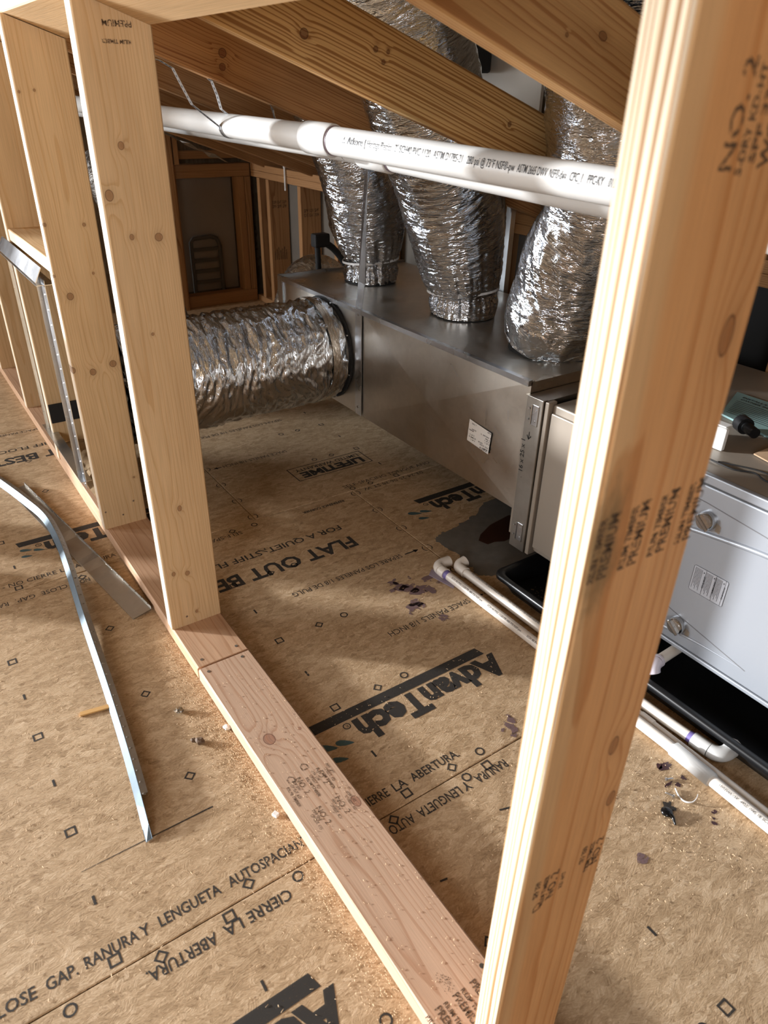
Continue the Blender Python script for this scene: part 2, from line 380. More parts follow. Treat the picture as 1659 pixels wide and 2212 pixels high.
# ------------------------------------------------------------------ text
_tc = {}
def text_tris(s, bold=0.0):
    k = (s, bold)
    if k in _tc: return _tc[k]
    cu = bpy.data.curves.new('t', 'FONT'); cu.body = s; cu.size = 1.0; cu.resolution_u = 2; cu.offset = bold
    ob = bpy.data.objects.new('t', cu)
    me = bpy.data.meshes.new_from_object(ob)
    vs = [(v.co.x, v.co.y) for v in me.vertices]; fs = [tuple(p.vertices) for p in me.polygons]
    bpy.data.meshes.remove(me); bpy.data.objects.remove(ob); bpy.data.curves.remove(cu)
    _tc[k] = (vs, fs); return vs, fs
CAP = max(v[1] for v in text_tris('H')[0])
def put_text(mb, s, o, rd, ud, cap, width=None, bold=0.0, xs=1.0):
    """Lay the string s with its baseline start at o, reading along rd, letters rising along ud."""
    vs, fs = text_tris(s, bold); o = Vector(o); rd = Vector(rd).normalized(); ud = Vector(ud).normalized()
    if not vs: return
    x0 = min(v[0] for v in vs); x1 = max(v[0] for v in vs); k = cap/CAP
    kx = width/(x1-x0) if width else k*xs
    mb.add([o + rd*((v[0]-x0)*kx) + ud*(v[1]*k) for v in vs], fs)
def poly_ring(mb, c, rd, ud, r, n, rot, wd):
    c = Vector(c); vs = []
    for rr in (r, r-wd):
        for i in range(n):
            a = rot + 2*math.pi*i/n; vs.append(c + Vector(rd)*rr*math.cos(a) + Vector(ud)*rr*math.sin(a))
    mb.add(vs, [(i, (i+1) % n, n+(i+1) % n, n+i) for i in range(n)])
def rect(mb, x0, y0, x1, y1, z):
    mb.add([(x0,y0,z),(x1,y0,z),(x1,y1,z),(x0,y1,z)], [(0,1,2,3)])
def blot(mb, x, y, rx, ry, z, n=18, jag=0.35, th=0.0):
    ph = random.random()*9
    vs = []
    for i in range(n):
        a = 2*math.pi*i/n; k = 1 + jag*noise.noise((math.cos(a)*1.4+ph, math.sin(a)*1.4, ph))*1.6
        vs.append((x+rx*k*math.cos(a), y+ry*k*math.sin(a), z))
    mb.add(vs, [tuple(range(n))])
    if th:
        vs2 = [(p[0], p[1], z-th) for p in vs]; mb.add(vs+vs2, [(i, n+i, n+(i+1) % n, (i+1) % n) for i in range(n)])

# ------------------------------------------------------------------ board builder
def board_mb(L, wd, th, bev=0.003, top_slope=0.0, bot_slope=0.0):
    b = bev; cs = [(b,0),(wd-b,0),(wd,b),(wd,th-b),(wd-b,th),(b,th),(0,th-b),(0,b)]
    m = MB(); n = 8
    vs = [(x, y, bot_slope*x) for x, y in cs] + [(x, y, L+top_slope*x) for x, y in cs]
    m.add(vs, [(i, (i+1) % n, n+(i+1) % n, n+i) for i in range(n)])
    m.add(vs[:n], [tuple(reversed(range(n)))]); m.add(vs[n:], [tuple(range(n))])
    return m
def frame3(o, x, y, z):
    m = Matrix((Vector(x).normalized(), Vector(y).normalized(), Vector(z).normalized())).transposed().to_4x4()
    m.translation = Vector(o); return m

# =================================================================== SETTING
XW, WW, T = 0.397, 0.138, 0.038           # stud wall: near face x, width, lumber thickness
Y1, Y2 = 0.776, 1.995                     # the two long floor joints
fl = struct(MB().box((-5.3, -2.4, -0.20), (3.0, 5.0, -0.0195)).build('floor', MAT['dark']))
rows = [(-2.4, -1.66, [-5.2, -1.2, 1.24, 3]), (-1.66, -0.443, [-5.2, -2.1, 0.34, 3]), (-0.443, Y1, [-5.2, -2.98, -0.54, 1.90, 3]),
        (Y1, Y2, [-5.2, -3.63, -1.19, 1.25, 3]), (Y2, 3.214, [-5.2, -1.58, 0.857, 3]), (3.214, 4.433, [-5.2, -2.3, 0.14, 2.58, 3]), (4.433, 5.0, [-5.2, -1.6, 0.84, 3])]
panels = {}
def floor_panel(x0, x1, y0, y1):
    g = 0.0013; e = 0.0016; m = MB()
    a = (x0+g, y0+g); c = (x1-g, y1-g)
    vs = [(a[0]+e,a[1]+e,0),(c[0]-e,a[1]+e,0),(c[0]-e,c[1]-e,0),(a[0]+e,c[1]-e,0),
          (a[0],a[1],-e),(c[0],a[1],-e),(c[0],c[1],-e),(a[0],c[1],-e),(a[0],a[1],-.018),(c[0],a[1],-.018),(c[0],c[1],-.018),(a[0],c[1],-.018)]
    fs = [(0,1,2,3)] + [(4+i,4+(i+1)%4,(i+1)%4,i) for i in range(4)] + [(8+i,8+(i+1)%4,4+(i+1)%4,4+i) for i in range(4)]
    return m.add(vs, fs).build('floor_panel', MAT['osb'], fl)
for ri, (ya, yb, xs) in enumerate(rows):
    for ci in range(len(xs)-1):
        panels[(ri, ci)] = (floor_panel(xs[ci], xs[ci+1], ya, yb), MB(), MB())
def P(ri, x):
    xs = rows[ri][2]
    for ci in range(len(xs)-1):
        if xs[ci] <= x < xs[ci+1]: return panels[(ri, ci)]
ZI = 0.0004
def ft(ri, s, x0, y, x1, cap, flip, bold=0.0):
    """floor print: starts at x0 and ends at x1; flip = read from the far side"""
    rd = (-1,0,0) if flip else (1,0,0); ud = (0,-1,0) if flip else (0,1,0)
    put_text(P(ri, (x0+x1)/2)[1], s, (x0, y, ZI), rd, ud, cap, abs(x1-x0), bold)
# --- panel under the near opening
ft(3, 'FLAT OUT BEST', 1.072, 1.728, 0.497, 0.058, True, 0.030)
ft(3, 'FOR A QUIET, STIFF FLOOR', 1.077, 1.811, 0.52, 0.028, True, 0.012)
ft(3, 'SEPARE LOS PANELES 1/8 DE PULG', 1.152, 1.552, 0.76, 0.020, True)
ft(3, 'SPACE PANELS 1/8 INCH', 1.182, 1.252, 0.897, 0.020, True)
def arrow(ri, x0, x1, y):
    m = P(ri, (x0+x1)/2)[1]; s = 1 if x1 > x0 else -1
    rect(m, min(x0, x1), y-0.0025, max(x0, x1), y+0.0025, ZI)
    m.add([(x1+s*0.004, y, ZI), (x1-s*0.014, y-0.009, ZI), (x1-s*0.014, y+0.009, ZI)], [(0, 1, 2)])
arrow(3, 1.165, 1.215, 1.541); arrow(3, 1.193, 1.235, 1.243); arrow(3, 1.28, 1.245, 1.243)
def logo(ri, xr, xl, bx1, bx0, yb, leaf, cap=0.068, word='AdvanTech'):
    m = P(ri, (xr+xl)/2)[1]
    m.add([(bx1, yb-0.014, ZI), (bx1-0.008, yb+0.016, ZI), (bx0, yb+0.016, ZI), (bx0+0.006, yb-0.014, ZI)], [(0, 1, 2, 3)])
    put_text(m, word, (xr, yb-0.026, ZI), (-1,0,0), (0,-1,0), cap, xr-xl, 0.050)
    poly_ring(m, (xl-0.016, yb-0.030, ZI), (1,0,0), (0,1,0), 0.010, 14, 0, 0.0028)
    put_text(m, 'R', (xl-0.0125, yb-0.026, ZI), (-1,0,0), (0,-1,0), 0.008)
    for dx, dy, a, l in leaf:
        ca, sa = math.cos(a), math.sin(a); vs = []
        for i in range(12):
            t = 2*math.pi*i/12; u = math.cos(t)*l; vv = math.sin(t)*l*0.36*(1-0.55*math.cos(t))
            vs.append((xl+dx+u*ca-vv*sa, yb+dy+u*sa+vv*ca, ZI))
        P(ri, (xr+xl)/2)[2].add(vs, [tuple(range(12))])
LF = [(-0.046, -0.070, -0.5, 0.022), (-0.088, -0.062, -0.5, 0.026), (-0.080, -0.105, -0.4, 0.020)]
logo(3, 1.085, 0.642, 1.064, 0.42, 1.055, LF)
ft(3, 'CLOSE', -0.178, 0.808, -0.099, 0.0215, False, 0.012); ft(3, 'GAP.', -0.084, 0.808, -0.034, 0.0215, False, 0.012); ft(3, 'RANURA', -0.022, 0.808, 0.068, 0.0215, False, 0.012)
ft(3, 'Y', 0.072, 0.808, 0.089, 0.0215, False, 0.012); ft(3, 'LENGUETA', 0.106, 0.808, 0.221, 0.0215, False, 0.012)
ft(3, 'AUTOSPACIANTE', 0.238, 0.808, 0.42, 0.0215, False, 0.012)
ft(3, 'CIERRE', 0.535, 0.812, 0.603, 0.0215, False, 0.012); ft(3, 'LA', 0.617, 0.812, 0.65, 0.0215, False, 0.012); ft(3, 'ABERTURA.', 0.664, 0.812, 0.793, 0.0215, False, 0.012)
ft(2, 'CIERRE', 0.326, 0.748, 0.240, 0.0215, True, 0.012); ft(2, 'LA', 0.229, 0.748, 0.195, 0.0215, True, 0.012); ft(2, 'ABERTURA.', 0.181, 0.748, 0.058, 0.0215, True, 0.012)
ft(2, 'RANURA', 0.866, 0.752, 0.779, 0.0215, True, 0.012); ft(2, 'Y', 0.762, 0.752, 0.742, 0.0215, True, 0.012)
ft(2, 'LENGUETA', 0.735, 0.752, 0.624, 0.0215, True, 0.012); ft(2, 'AUTO', 0.612, 0.752, 0.552, 0.0215, True, 0.012)
ft(3, 'SELF-SPACING', 0.782, 1.955, 0.600, 0.020, True); ft(3, 'NOT', 0.285, 1.955, 0.245, 0.020, True)
ft(3, 'CLOSE', 0.221, 1.955, 0.149, 0.020, True); ft(3, 'GAP.', 0.132, 1.955, 0.079, 0.020, True); ft(3, 'RANURA', 0.060, 1.955, -0.03, 0.020, True)
ft(3, 'REFERENCE CORNER', 1.184, 1.954, 1.016, 0.013, True, 0.03)
ft(4, '- NO', 0.060, 2.026, 0.117, 0.020, False); ft(4, 'CIERRE', 0.127, 2.026, 0.211, 0.020, False); ft(4, 'LA', 0.222, 2.026, 0.252, 0.020, False); ft(4, 'ABERTURA', 0.265, 2.026, 0.39, 0.020, False)
ft(4, 'SELF-SPACING TONGUE AND', 1.235, 2.024, 1.64, 0.020, False)
ft(3, '03-24-25 06:38 ST W', 1.565, 1.987, 1.292, 0.018, True)
# lifetime box
m4 = P(4, 1.3)[1]
for a in ((1.120, 2.270, 1.455, 2.274), (1.120, 2.163, 1.455, 2.167), (1.120, 2.163, 1.124, 2.274), (1.451, 2.163, 1.455, 2.274)): rect(m4, *a, ZI)
ft(4, 'LIFETIME', 1.430, 2.222, 1.150, 0.042, True, 0.05); ft(4, 'LIMITED WARRANTY', 1.432, 2.256, 1.145, 0.022, True, 0.015)
ft(4, 'SPACE PANELS 1/8 INCH', 1.203, 2.440, 0.925, 0.020, True); arrow(4, 0.918, 0.888, 2.431)
ft(4, 'SEPARE LOS PANELES 1/8 DE PULG', 1.335, 2.742, 0.93, 0.020, True)
logo(4, 1.56, 1.105, 1.55, 0.98, 2.985, LF)
logo(3, 1.875, 1.436, 1.955, 1.398, 1.796, LF)
logo(4, 0.66, 0.215, 0.62, 0.138, 2.253, [(-0.056, -0.042, -0.4, 0.019), (-0.020, -0.060, -0.5, 0.018), (-0.060, -0.080, -0.3, 0.017)])
ft(4, 'FLAT OUT BEST', 0.745, 2.947, 0.17, 0.058, True, 0.03); ft(4, 'FOR A QUIET, STIFF FLOOR', 0.745, 3.03, 0.18, 0.028, True, 0.012)
ft(4, 'SPACE PANELS 1/8 INCH', 0.40, 3.20, 0.12, 0.020, True)
logo(2, 0.312, -0.14, 0.292, -0.30, 0.581, LF)
# fastener marks
def sq(ri, x, y): poly_ring(P(ri, x)[1], (x, y, ZI), (1,0,0), (0,1,0), 0.0155, 4, math.pi/4, 0.0052)
def dia(ri, x, y): poly_ring(P(ri, x)[1], (x, y, ZI), (1,0,0), (0,1,0), 0.0135, 4, 0, 0.005)
def cir(ri, x, y): poly_ring(P(ri, x)[1], (x, y, ZI), (1,0,0), (0,1,0), 0.0115, 14, 0, 0.0038)
def tick(ri, x, y): rect(P(ri, x)[1], x-0.0025, y-0.010, x+0.0025, y+0.010, ZI)
for y in (0.797, 1.091, 1.383, 1.680, 1.967):
    for x in (-0.59, 0.022, 0.634): sq(3, x, y)
    for x in (-0.219, 0.269, 0.757): dia(3, x, y)
    for x in (-0.406, 0.43, 0.838): cir(3, x, y)
for y in (0.923, 1.231, 1.532):
    for x in (-0.59, 0.022, 0.634): tick(3, x, y)
for y in (0.759, 0.465, 0.171, -0.12):
    for x in (-0.398, 0.214, 0.826): sq(2, x, y)
    for x in (-0.399, 0.089, 0.574): dia(2, x, y)
    for x in (-0.06, 0.353, 0.767): cir(2, x, y)
for y in (0.62, 0.319, 0.02):
    for x in (-0.398, 0.214, 0.828): tick(2, x, y)
for y in (2.010, 2.299, 2.59, 2.88):
    for x in (0.10, 1.461): sq(4, x, y)
    for x in (0.30, 1.341): dia(4, x, y)
    for x in (1.261,): cir(4, x, y)
for y in (2.13, 2.44, 2.75):
    for x in (0.11, 1.465): tick(4, x, y)
def cmark(ri0, ri1, x, y):
    for s, ri, xx in ((-1, ri0, x-0.02), (1, ri1, x+0.02)):
        m = P(ri, xx)[1]; vs = []
        for rr in (0.016, 0.0125):
            for i in range(7):
                a = math.pi/2 + s*-1*math.pi*(i/6)*0.85 - s*0.2 if False else (math.pi*(0.62+0.76*i/6) if s < 0 else math.pi*(-0.38+0.76*i/6))
                vs.append((x+s*0.004+rr*math.cos(a)*0.9, y+rr*math.sin(a), ZI))
        m.add(vs, [(i, i+1, 8+i, 7+i) for i in range(6)])
for y in (1.97, 1.825, 1.679, 1.534, 1.388): cmark(3, 3, 1.25, y)
for y in (2.018, 2.15, 2.293, 2.44, 2.59): cmark(4, 4, 0.857, y)
# pencilled snap line
P(3, 0.15)[1].add([(0.017, 0.9915, ZI), (0.28, 0.990, ZI), (0.28, 0.9935, ZI), (0.017, 0.9925, ZI)], [(0, 1, 2, 3)])
for ax, ay, bx, by in ((0.778, 1.815, 0.80, 1.79), (0.77, 0.655, 0.80, 0.645), (0.57, 0.60, 0.585, 0.597)):
    P(3 if ay > Y1 else 2, ax)[1].add([(ax, ay, ZI), (bx, by, ZI), (bx+0.002, by+0.004, ZI), (ax+0.001, ay+0.004, ZI)], [(0, 1, 2, 3)])
for (ri, ci), (po, m1, m2) in panels.items():
    if m1.f: m1.build('printed_lettering', MAT['ink'], po)
    if m2.f: m2.build('printed_leaf_mark', MAT['inkg'], po)
# dried primer on the panel by the drain pipes
m = MB()
for x, y, rx, ry in ((1.071, 1.386, .028, .022), (1.05, 1.41, .02, .02), (1.09, 1.36, .025, .018), (1.144, 1.391, .016, .013), (1.115, 1.345, .015, .013), (1.045, 1.437, .016, .013),
                     (1.03, 1.30, .022, .016), (1.042, 1.312, .016, .015), (1.072, 1.216, .014, .012), (1.10, 1.43, .007, .006), (1.02, 1.40, .009, .008), (1.16, 1.36, .006, .005), (1.0, 1.285, .006, .005)):
    blot(m, x, y, rx, ry, 0.0007, jag=0.7)
for x, y, rx, ry in ((0.949, 0.806, .016, .016), (0.965, 0.83, .010, .012), (0.935, 0.79, .007, .006), (0.925, 0.815, .005, .004)): blot(m, x, y, rx, ry, 0.0007, jag=0.7)
m.build('primer_stain', MAT['stain'], panels[(3, 2)][0])['label'] = 'dull purple primer stains'
m = MB()
for x, y, rx, ry in ((1.158, 0.538, .016, .008), (1.146, .545, .008, .006), (1.163, 0.496, .006, .006), (1.138, 0.491, .006, .006), (1.122, .502, .012, .003), (1.143, 0.405, .008, .004), (1.119, 0.389, .005, .005), (1.128, .397, .003, .003)):
    blot(m, x, y, rx, ry, 0.0008, jag=0.4)
m.build('red_stain', MAT['redstain'], panels[(2, 2)][0])['label'] = 'dark red drops'
m = MB(); blot(m, 0.930, 0.420, .013, .010, 0.0007); m.build('grey_stain', MAT['stain'], panels[(2, 2)][0])

# walls, roof deck
def wbox(name, boxes, mat):
    m = MB()
    for lo, hi in boxes: m.box(lo, hi)
    return struct(m.build(name, mat))
wbox('wall_far', [((-5.3, 4.89, 0), (-5.0, 4.99, 2.75)), ((-2.1, 4.89, 0), (2.6, 4.99, 2.75)), ((-5.0, 4.89, 0), (-2.1, 4.99, 0.2)), ((-5.0, 4.89, 2.3), (-2.1, 4.99, 2.75))], MAT['osbdk'])
wbox('wall_left', [((-5.3, -2.4, 0), (-5.2, 4.89, 2.75))], MAT['osbdk'])
wbox('wall_back', [((-5.3, -2.5, 0), (3.0, -2.4, 2.75))], MAT['osbdk'])
wbox('wall_right', [((2.36, -2.4, 0), (2.40, 4.89, 1.80))], MAT['osbdk'])
wbox('trim_1', [((2.345, 1.7, 0), (2.358, 4.89, 0.96))], MAT['drygrey'])
for nm, x0, z0, x1, z1 in (('ceiling', -5.3, 2.75, -0.3, 2.75), ('roof_deck', -0.3, 2.75, 3.0, 1.45)):
    m = MB(); m.add([(x0,-2.5,z0),(x1,-2.5,z1),(x1,5,z1),(x0,5,z0),(x0,-2.5,z0+.05),(x1,-2.5,z1+.05),(x1,5,z1+.05),(x0,5,z0+.05)], [(0,3,2,1),(4,5,6,7),(0,1,5,4),(1,2,6,5),(2,3,7,6),(3,0,4,7)])
    struct(m.build(nm, MAT['osbdk']))
wn = MB()
for lo, hi in (((-5.0, 4.88, .2), (-4.94, 4.98, 2.3)), ((-2.16, 4.88, .2), (-2.1, 4.98, 2.3)), ((-4.94, 4.88, .2), (-2.16, 4.98, .25)), ((-4.94, 4.88, 2.24), (-2.16, 4.98, 2.3))): wn.box(lo, hi)
struct(wn.build('window_1', MAT['frame']))

# =================================================================== STUD WALL
SL = -1.0/3.0                              # roof pitch 4:12
def zplate(x): return 1.379 + SL*(x-0.533)  # underside of the sloped top plate
def stud(y, mat, label, grp, off=0.0, ztop=None):
    L = (zplate(XW) if ztop is None else ztop) - T
    o = board_mb(L, WW, T, 0.003, SL if ztop is None else 0).build('framing_stud', mat, None, Matrix.Translation((XW+off, y, T)))
    return tag(o, label, 'stud', grp)
G = 'studs of the open partition'
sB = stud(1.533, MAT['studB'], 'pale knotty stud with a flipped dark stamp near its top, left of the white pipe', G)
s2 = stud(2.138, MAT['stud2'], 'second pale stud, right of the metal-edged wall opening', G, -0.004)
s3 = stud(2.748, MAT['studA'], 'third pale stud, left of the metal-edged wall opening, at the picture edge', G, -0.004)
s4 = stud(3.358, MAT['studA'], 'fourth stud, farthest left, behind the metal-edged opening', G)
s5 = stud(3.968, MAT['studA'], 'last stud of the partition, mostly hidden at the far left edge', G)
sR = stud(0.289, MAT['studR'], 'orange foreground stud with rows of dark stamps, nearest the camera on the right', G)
# bottom plate: two lengths meeting at a cut
def plate(y0, y1, mat, label):
    o = board_mb(y1-y0, WW, T, 0.004).build('bottom_plate', mat, None, frame3((XW, y0, T), (1,0,0), (0,0,-1), (0,1,0)))
    return tag(o, label, 'plate', 'bottom plates of the partition')
pN = plate(-0.6, 1.3525, MAT['plate'], 'dusty pinkish bottom plate lying on the floor between the two large studs')
pF = plate(1.360, 4.86, MAT['plate2'], 'bottom plate length carrying the left studs, beyond the cut joint')
# sloped top plate under the rafters
c, s_ = 1/math.sqrt(1+SL*SL), SL/math.sqrt(1+SL*SL)
o = board_mb(5.6, WW/c, T, 0.004).build('top_plate', MAT['studA'], None, frame3((XW, 4.86, zplate(XW)+0.0005), (c,0,s_), (-s_*-1*-1,0,c), (0,-1,0)))
tag(o, 'tilted top plate across the stud tops under the rafters', 'plate')
# nails in the plate and studs
def nails(par, pts, n, r=0.0042):
    for p in pts:
        m = MB(); p = Vector(p); nn = Vector(n)
        m.tube([p - nn*0.001, p + nn*0.0006], r, 10); m.build('nail_head', MAT['galvd'], par)
nails(pF, [(0.418, 1.383, T), (0.512, 1.384, T)], (0,0,1)); nails(pN, [(0.416, 1.333, T), (0.508, 1.338, T), (0.520, 0.43, T)], (0,0,1))
nails(s2, [(XW+0.008, 2.138, 0.10), (XW+0.10, 2.138, 0.115), (XW+0.06, 2.138, 0.075)], (0,-1,0), 0.003); nails(sB, [(0.440, 1.533, 0.066)], (0,-1,0), 0.003)
# stamps
def stamp(par, items, y):
    m = MB()
    for s, x, z, rd, ud, cap, wd, b in items: put_text(m, s, (x, y, z), rd, ud, cap, wd, b)
    m.build('stamp_lettering', MAT['stamp'], par)
XP, XN, ZP, ZN = (1,0,0), (-1,0,0), (0,0,1), (0,0,-1)
tl = Vector((0.045, 0, 1)); tn = Vector((-1, 0, 0.045))
it = []
for k in range(4): it += [('PREMIUM', 0.5335-0.037*k, 0.946, tl, tn, 0.0115, 0.061, 0.02), ('RILIM TIMBER', 0.5185-0.037*k, 0.946, tl, tn, 0.0075, 0.060, 0.03)]
it = [i for i in it if i[1] > 0.405]
for x0, z0 in ((0.418, 0.482), (0.492, 0.485)):
    it += [('NO. 2', x0+0.034, z0+0.004, tl, tn, 0.013, 0.048, 0.02), ('RILIM TIMBER', x0+0.018, z0, tl, tn, 0.007, 0.055, 0.03), ('KD-HT', x0+0.048, z0+0.008, tl, tn, 0.006, 0.03, 0.03), ('SPF 339', x0+0.006, z0+0.025, tl, tn, 0.008, 0.03, 0.03)]
it += [('NO. 2', 0.462, 1.243, tl, tn, 0.013, 0.062, 0.015), ('S-DRY KD-HT', 0.474, 1.24, tl, tn, 0.007, 0.062, 0.03), ('SPF 339', 0.486, 1.247, tl, tn, 0.007, 0.05, 0.03), ('WCLIB', 0.502, 1.243, tl, tn, 0.011, 0.05, 0.03)]
it = [i for i in it if i[1]+0 < 0.537]
stamp(sR, it, 0.289-0.0004)
m = MB()
def shield(m, o, a, b, s):
    o = Vector(o); a = Vector(a)*s; b = Vector(b)*s; pts = [(0,0),(1,0),(1,.75),(.5,1.15),(0,.75)]; q = [(.12,.12),(.88,.12),(.88,.7),(.5,1.0),(.12,.7)]
    m.add([o+a*x+b*y for x, y in pts] + [o+a*x+b*y for x, y in q], [(i, (i+1) % 5, 5+(i+1) % 5, 5+i) for i in range(5)])
shield(m, (0.421, 0.2886, 0.478), XP, ZP, 0.013); shield(m, (0.504, 0.2886, 0.492), XP, ZP, 0.014); shield(m, (0.51, 0.2886, 1.243), XP, ZP, 0.02)
m.build('stamp_lettering', MAT['stamp'], sR)
stamp(sB, [('PREMIUM', 0.4975, 1.3835, XN, ZN, 0.0095, 0.052, 0.02), ('RILIM TIMBER', 0.4925, 1.3545, XN, ZN, 0.006, 0.052, 0.03)], 1.533-0.0004)
m = MB()
zt_ = T+0.0004
for k in range(3):
    put_text(m, 'PREMIUM', (0.4856-0.0355*k, 0.4215, zt_), (0,-1,0), (1,0,0), 0.012, 0.062, 0.025)
    put_text(m, 'RILIM TIMBER', (0.4665-0.0355*k, 0.4205, zt_), (0,-1,0), (1,0,0), 0.0075, 0.060, 0.03)
for k, y0 in enumerate((0.93, 0.845)):
    for x0 in (0.42, 0.465, 0.50):
        put_text(m, 'RILIM TIMBER', (x0-0.006, y0-0.01, zt_), (0,-1,0), (1,0,0), 0.006, 0.055, 0.02) if k == 0 else None
        put_text(m, 'NO. 2', (x0+0.02, y0, zt_), (0,-1,0), (1,0,0), 0.012, 0.045, 0.0) if x0 < 0.5 else None
        put_text(m, '009 SPF', (x0+0.012, y0, zt_), (0,-1,0), (1,0,0), 0.006, 0.03, 0.01)
        put_text(m, 'CP/IEST. KD', (x0+0.004, y0-0.008, zt_), (0,-1,0), (1,0,0), 0.006, 0.04, 0.01)
shield(m, (0.424, 0.925, zt_), (1,0,0), (0,1,0), 0.016); shield(m, (0.463, 0.94, zt_), (1,0,0), (0,1,0), 0.016)
for k in range(60):
    a, b = random.gauss(0.454, 0.005), random.gauss(0.437, 0.014); rect(m, a, b, a+0.0012, b+0.0016, zt_)
m.build('stamp_lettering', MAT['stamp'], pN)

# return-air opening between the second and third studs
bk = board_mb(0.57, WW, T, 0.003).build('blocking_board', MAT['studA'], None, frame3((XW, 2.178, 0.875), (1,0,0), (0,0,-1), (0,1,0)))
tag(bk, 'short lumber block over the metal-edged opening between two studs', 'block')
bs = board_mb(0.57, WW, T, 0.003).build('blocking_board', MAT['plate2'], None, frame3((XW, 2.178, T*2), (1,0,0), (0,0,-1), (0,1,0)))
tag(bs, 'short lumber block lying on the plate under the metal-edged opening', 'block')
fr = thing('metal_flange_frame', (XW, 2.57, 0.13), 'galvanised flange frame around the wall opening on the left', 'metal frame')
def dimples(m, pts, n, r=0.0035):
    for p in pts:
        p = Vector(p); nn = Vector(n)
        vs = []; 
        a = Vector((0,0,1)) if abs(nn.z) < .9 else Vector((1,0,0)); a = (a-nn*a.dot(nn)).normalized(); b = nn.cross(a)
        for i in range(6): vs.append(p + (a*math.cos(i*math.pi/3) + b*math.sin(i*math.pi/3))*r)
        vs.append(p + nn*r*0.8); m.add(vs, [(i, (i+1) % 6, 6) for i in range(6)], True)
xf = XW-0.006
m = MB(); m.box((xf, 2.80, 0.145), (xf+0.0012, 2.84, 0.79)); m.box((xf-0.010, 2.80, 0.145), (xf, 2.8012, 0.79)); dimples(m, [(xf, 2.82, 0.17+0.045*i) for i in range(14)], (-1,0,0)); m.build('left_flange', MAT['galvb'], fr)
m = MB(); m.box((xf, 2.278, 0.145), (xf+0.0012, 2.338, 0.80)); m.box((xf-0.012, 2.337, 0.145), (xf, 2.3382, 0.80)); dimples(m, [(xf, 2.305, 0.17+0.045*i) for i in range(14)], (-1,0,0)); m.build('right_flange', MAT['galvb'], fr)
m = MB(); m.add([(xf, 2.285, 0.835), (xf, 2.87, 0.835), (xf-0.022, 2.87, 0.795), (xf-0.022, 2.285, 0.795), (xf+0.0015, 2.285, 0.834), (xf+0.0015, 2.87, 0.834), (xf-0.0205, 2.87, 0.7935), (xf-0.0205, 2.285, 0.7935)], [(0,1,2,3),(7,6,5,4),(0,3,7,4),(1,5,6,2),(0,4,5,1),(3,2,6,7)])
m.box((xf-0.022, 2.285, 0.785), (xf+0.03, 2.87, 0.7865)); m.build('top_flange', MAT['galvb'], fr)
m = MB(); m.box((xf, 2.285, 0.120), (xf+0.0012, 2.85, 0.150)); m.box((xf-0.016, 2.285, 0.149), (xf+0.02, 2.85, 0.1502)); dimples(m, [(xf, 2.30+0.04*i, 0.135) for i in range(14)], (-1,0,0)); m.build('bottom_flange', MAT['galvb'], fr)
bx = thing('return_air_box', (0.47, 2.46, 0.10), 'return air box lined with brown paper inside the metal-edged opening', 'air box')
m = MB()
for i in range(13):
    for j in range(5): m.v.append((XW+0.008+0.128*j/4, 2.18+0.565*i/12, 0.105+0.012*noise.noise((i*0.9, j*1.1, 3.3))))
for i in range(12):
    for j in range(4): m.f.append((i*5+j, i*5+j+1, (i+1)*5+j+1, (i+1)*5+j)); m.sm.append(False)
m.build('paper_liner', MAT['kraft'], bx)
MB().box((XW-0.002, 2.738, 0.19), (XW+0.110, 2.7455, 0.262)).build('black_seal', MAT['blackru'], bx)
MB().box((XW+WW+0.001, 2.18, 0.08), (XW+WW+0.006, 2.745, 0.83)).build('back_panel', MAT['galvd'], bx)

# =================================================================== RAFTERS
def zr(x): return 1.420 + SL*(x-0.535)
RW = 0.140
def rafter(y, mat, label, x0=-0.35, x1=2.75):
    L = (x1-x0)/c
    o = board_mb(L, RW, T, 0.004).build('rafter', mat, None, frame3((x0, y, zr(x0)), (-s_, 0, c), (0,1,0) if False else Vector((c,0,s_)).cross(Vector((-s_,0,c))), (c,0,s_)))
    return tag(o, label, 'rafter', 'sloping rafters over the duct space')
# local x = up across the board, y = into the board (away from camera), z = down the slope
R1 = rafter(0.905, MAT['raft1'], 'nearest rafter, blurred light brown, crossing the top right corner')
R2 = rafter(1.518, MAT['raft2'], 'yellow rafter with strong grain and four round knots, second from the camera')
R3 = rafter(2.130, MAT['raft3'], 'reddish brown rafter with two round knots, third from the camera')
R4 = rafter(2.740, MAT['raft'], 'fourth rafter, directly above the white pipe at the left')
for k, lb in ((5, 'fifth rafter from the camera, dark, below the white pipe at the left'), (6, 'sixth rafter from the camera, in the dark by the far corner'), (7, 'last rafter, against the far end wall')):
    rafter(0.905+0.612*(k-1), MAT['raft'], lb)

# =================================================================== KNEE WALL AND END WALL FRAMING
XK = 2.2
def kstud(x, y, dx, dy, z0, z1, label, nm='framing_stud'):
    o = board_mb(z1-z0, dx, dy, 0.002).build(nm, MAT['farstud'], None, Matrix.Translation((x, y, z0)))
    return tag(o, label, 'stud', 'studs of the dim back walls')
ordn = ['first', 'second', 'third', 'fourth', 'fifth', 'sixth', 'seventh', 'eighth', 'ninth', 'tenth', 'eleventh']
kys = [4.63, 4.50, 4.08, 3.66, 3.24, 2.80, 2.37, 1.94, 1.50, 1.06, 0.62]
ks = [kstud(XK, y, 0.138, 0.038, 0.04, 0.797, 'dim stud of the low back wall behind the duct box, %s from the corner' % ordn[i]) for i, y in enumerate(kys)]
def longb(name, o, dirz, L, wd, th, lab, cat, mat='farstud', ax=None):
    q = board_mb(L, wd, th, 0.002).build(name, MAT[mat], None, frame3(o, *ax, dirz)); return tag(q, lab, cat)
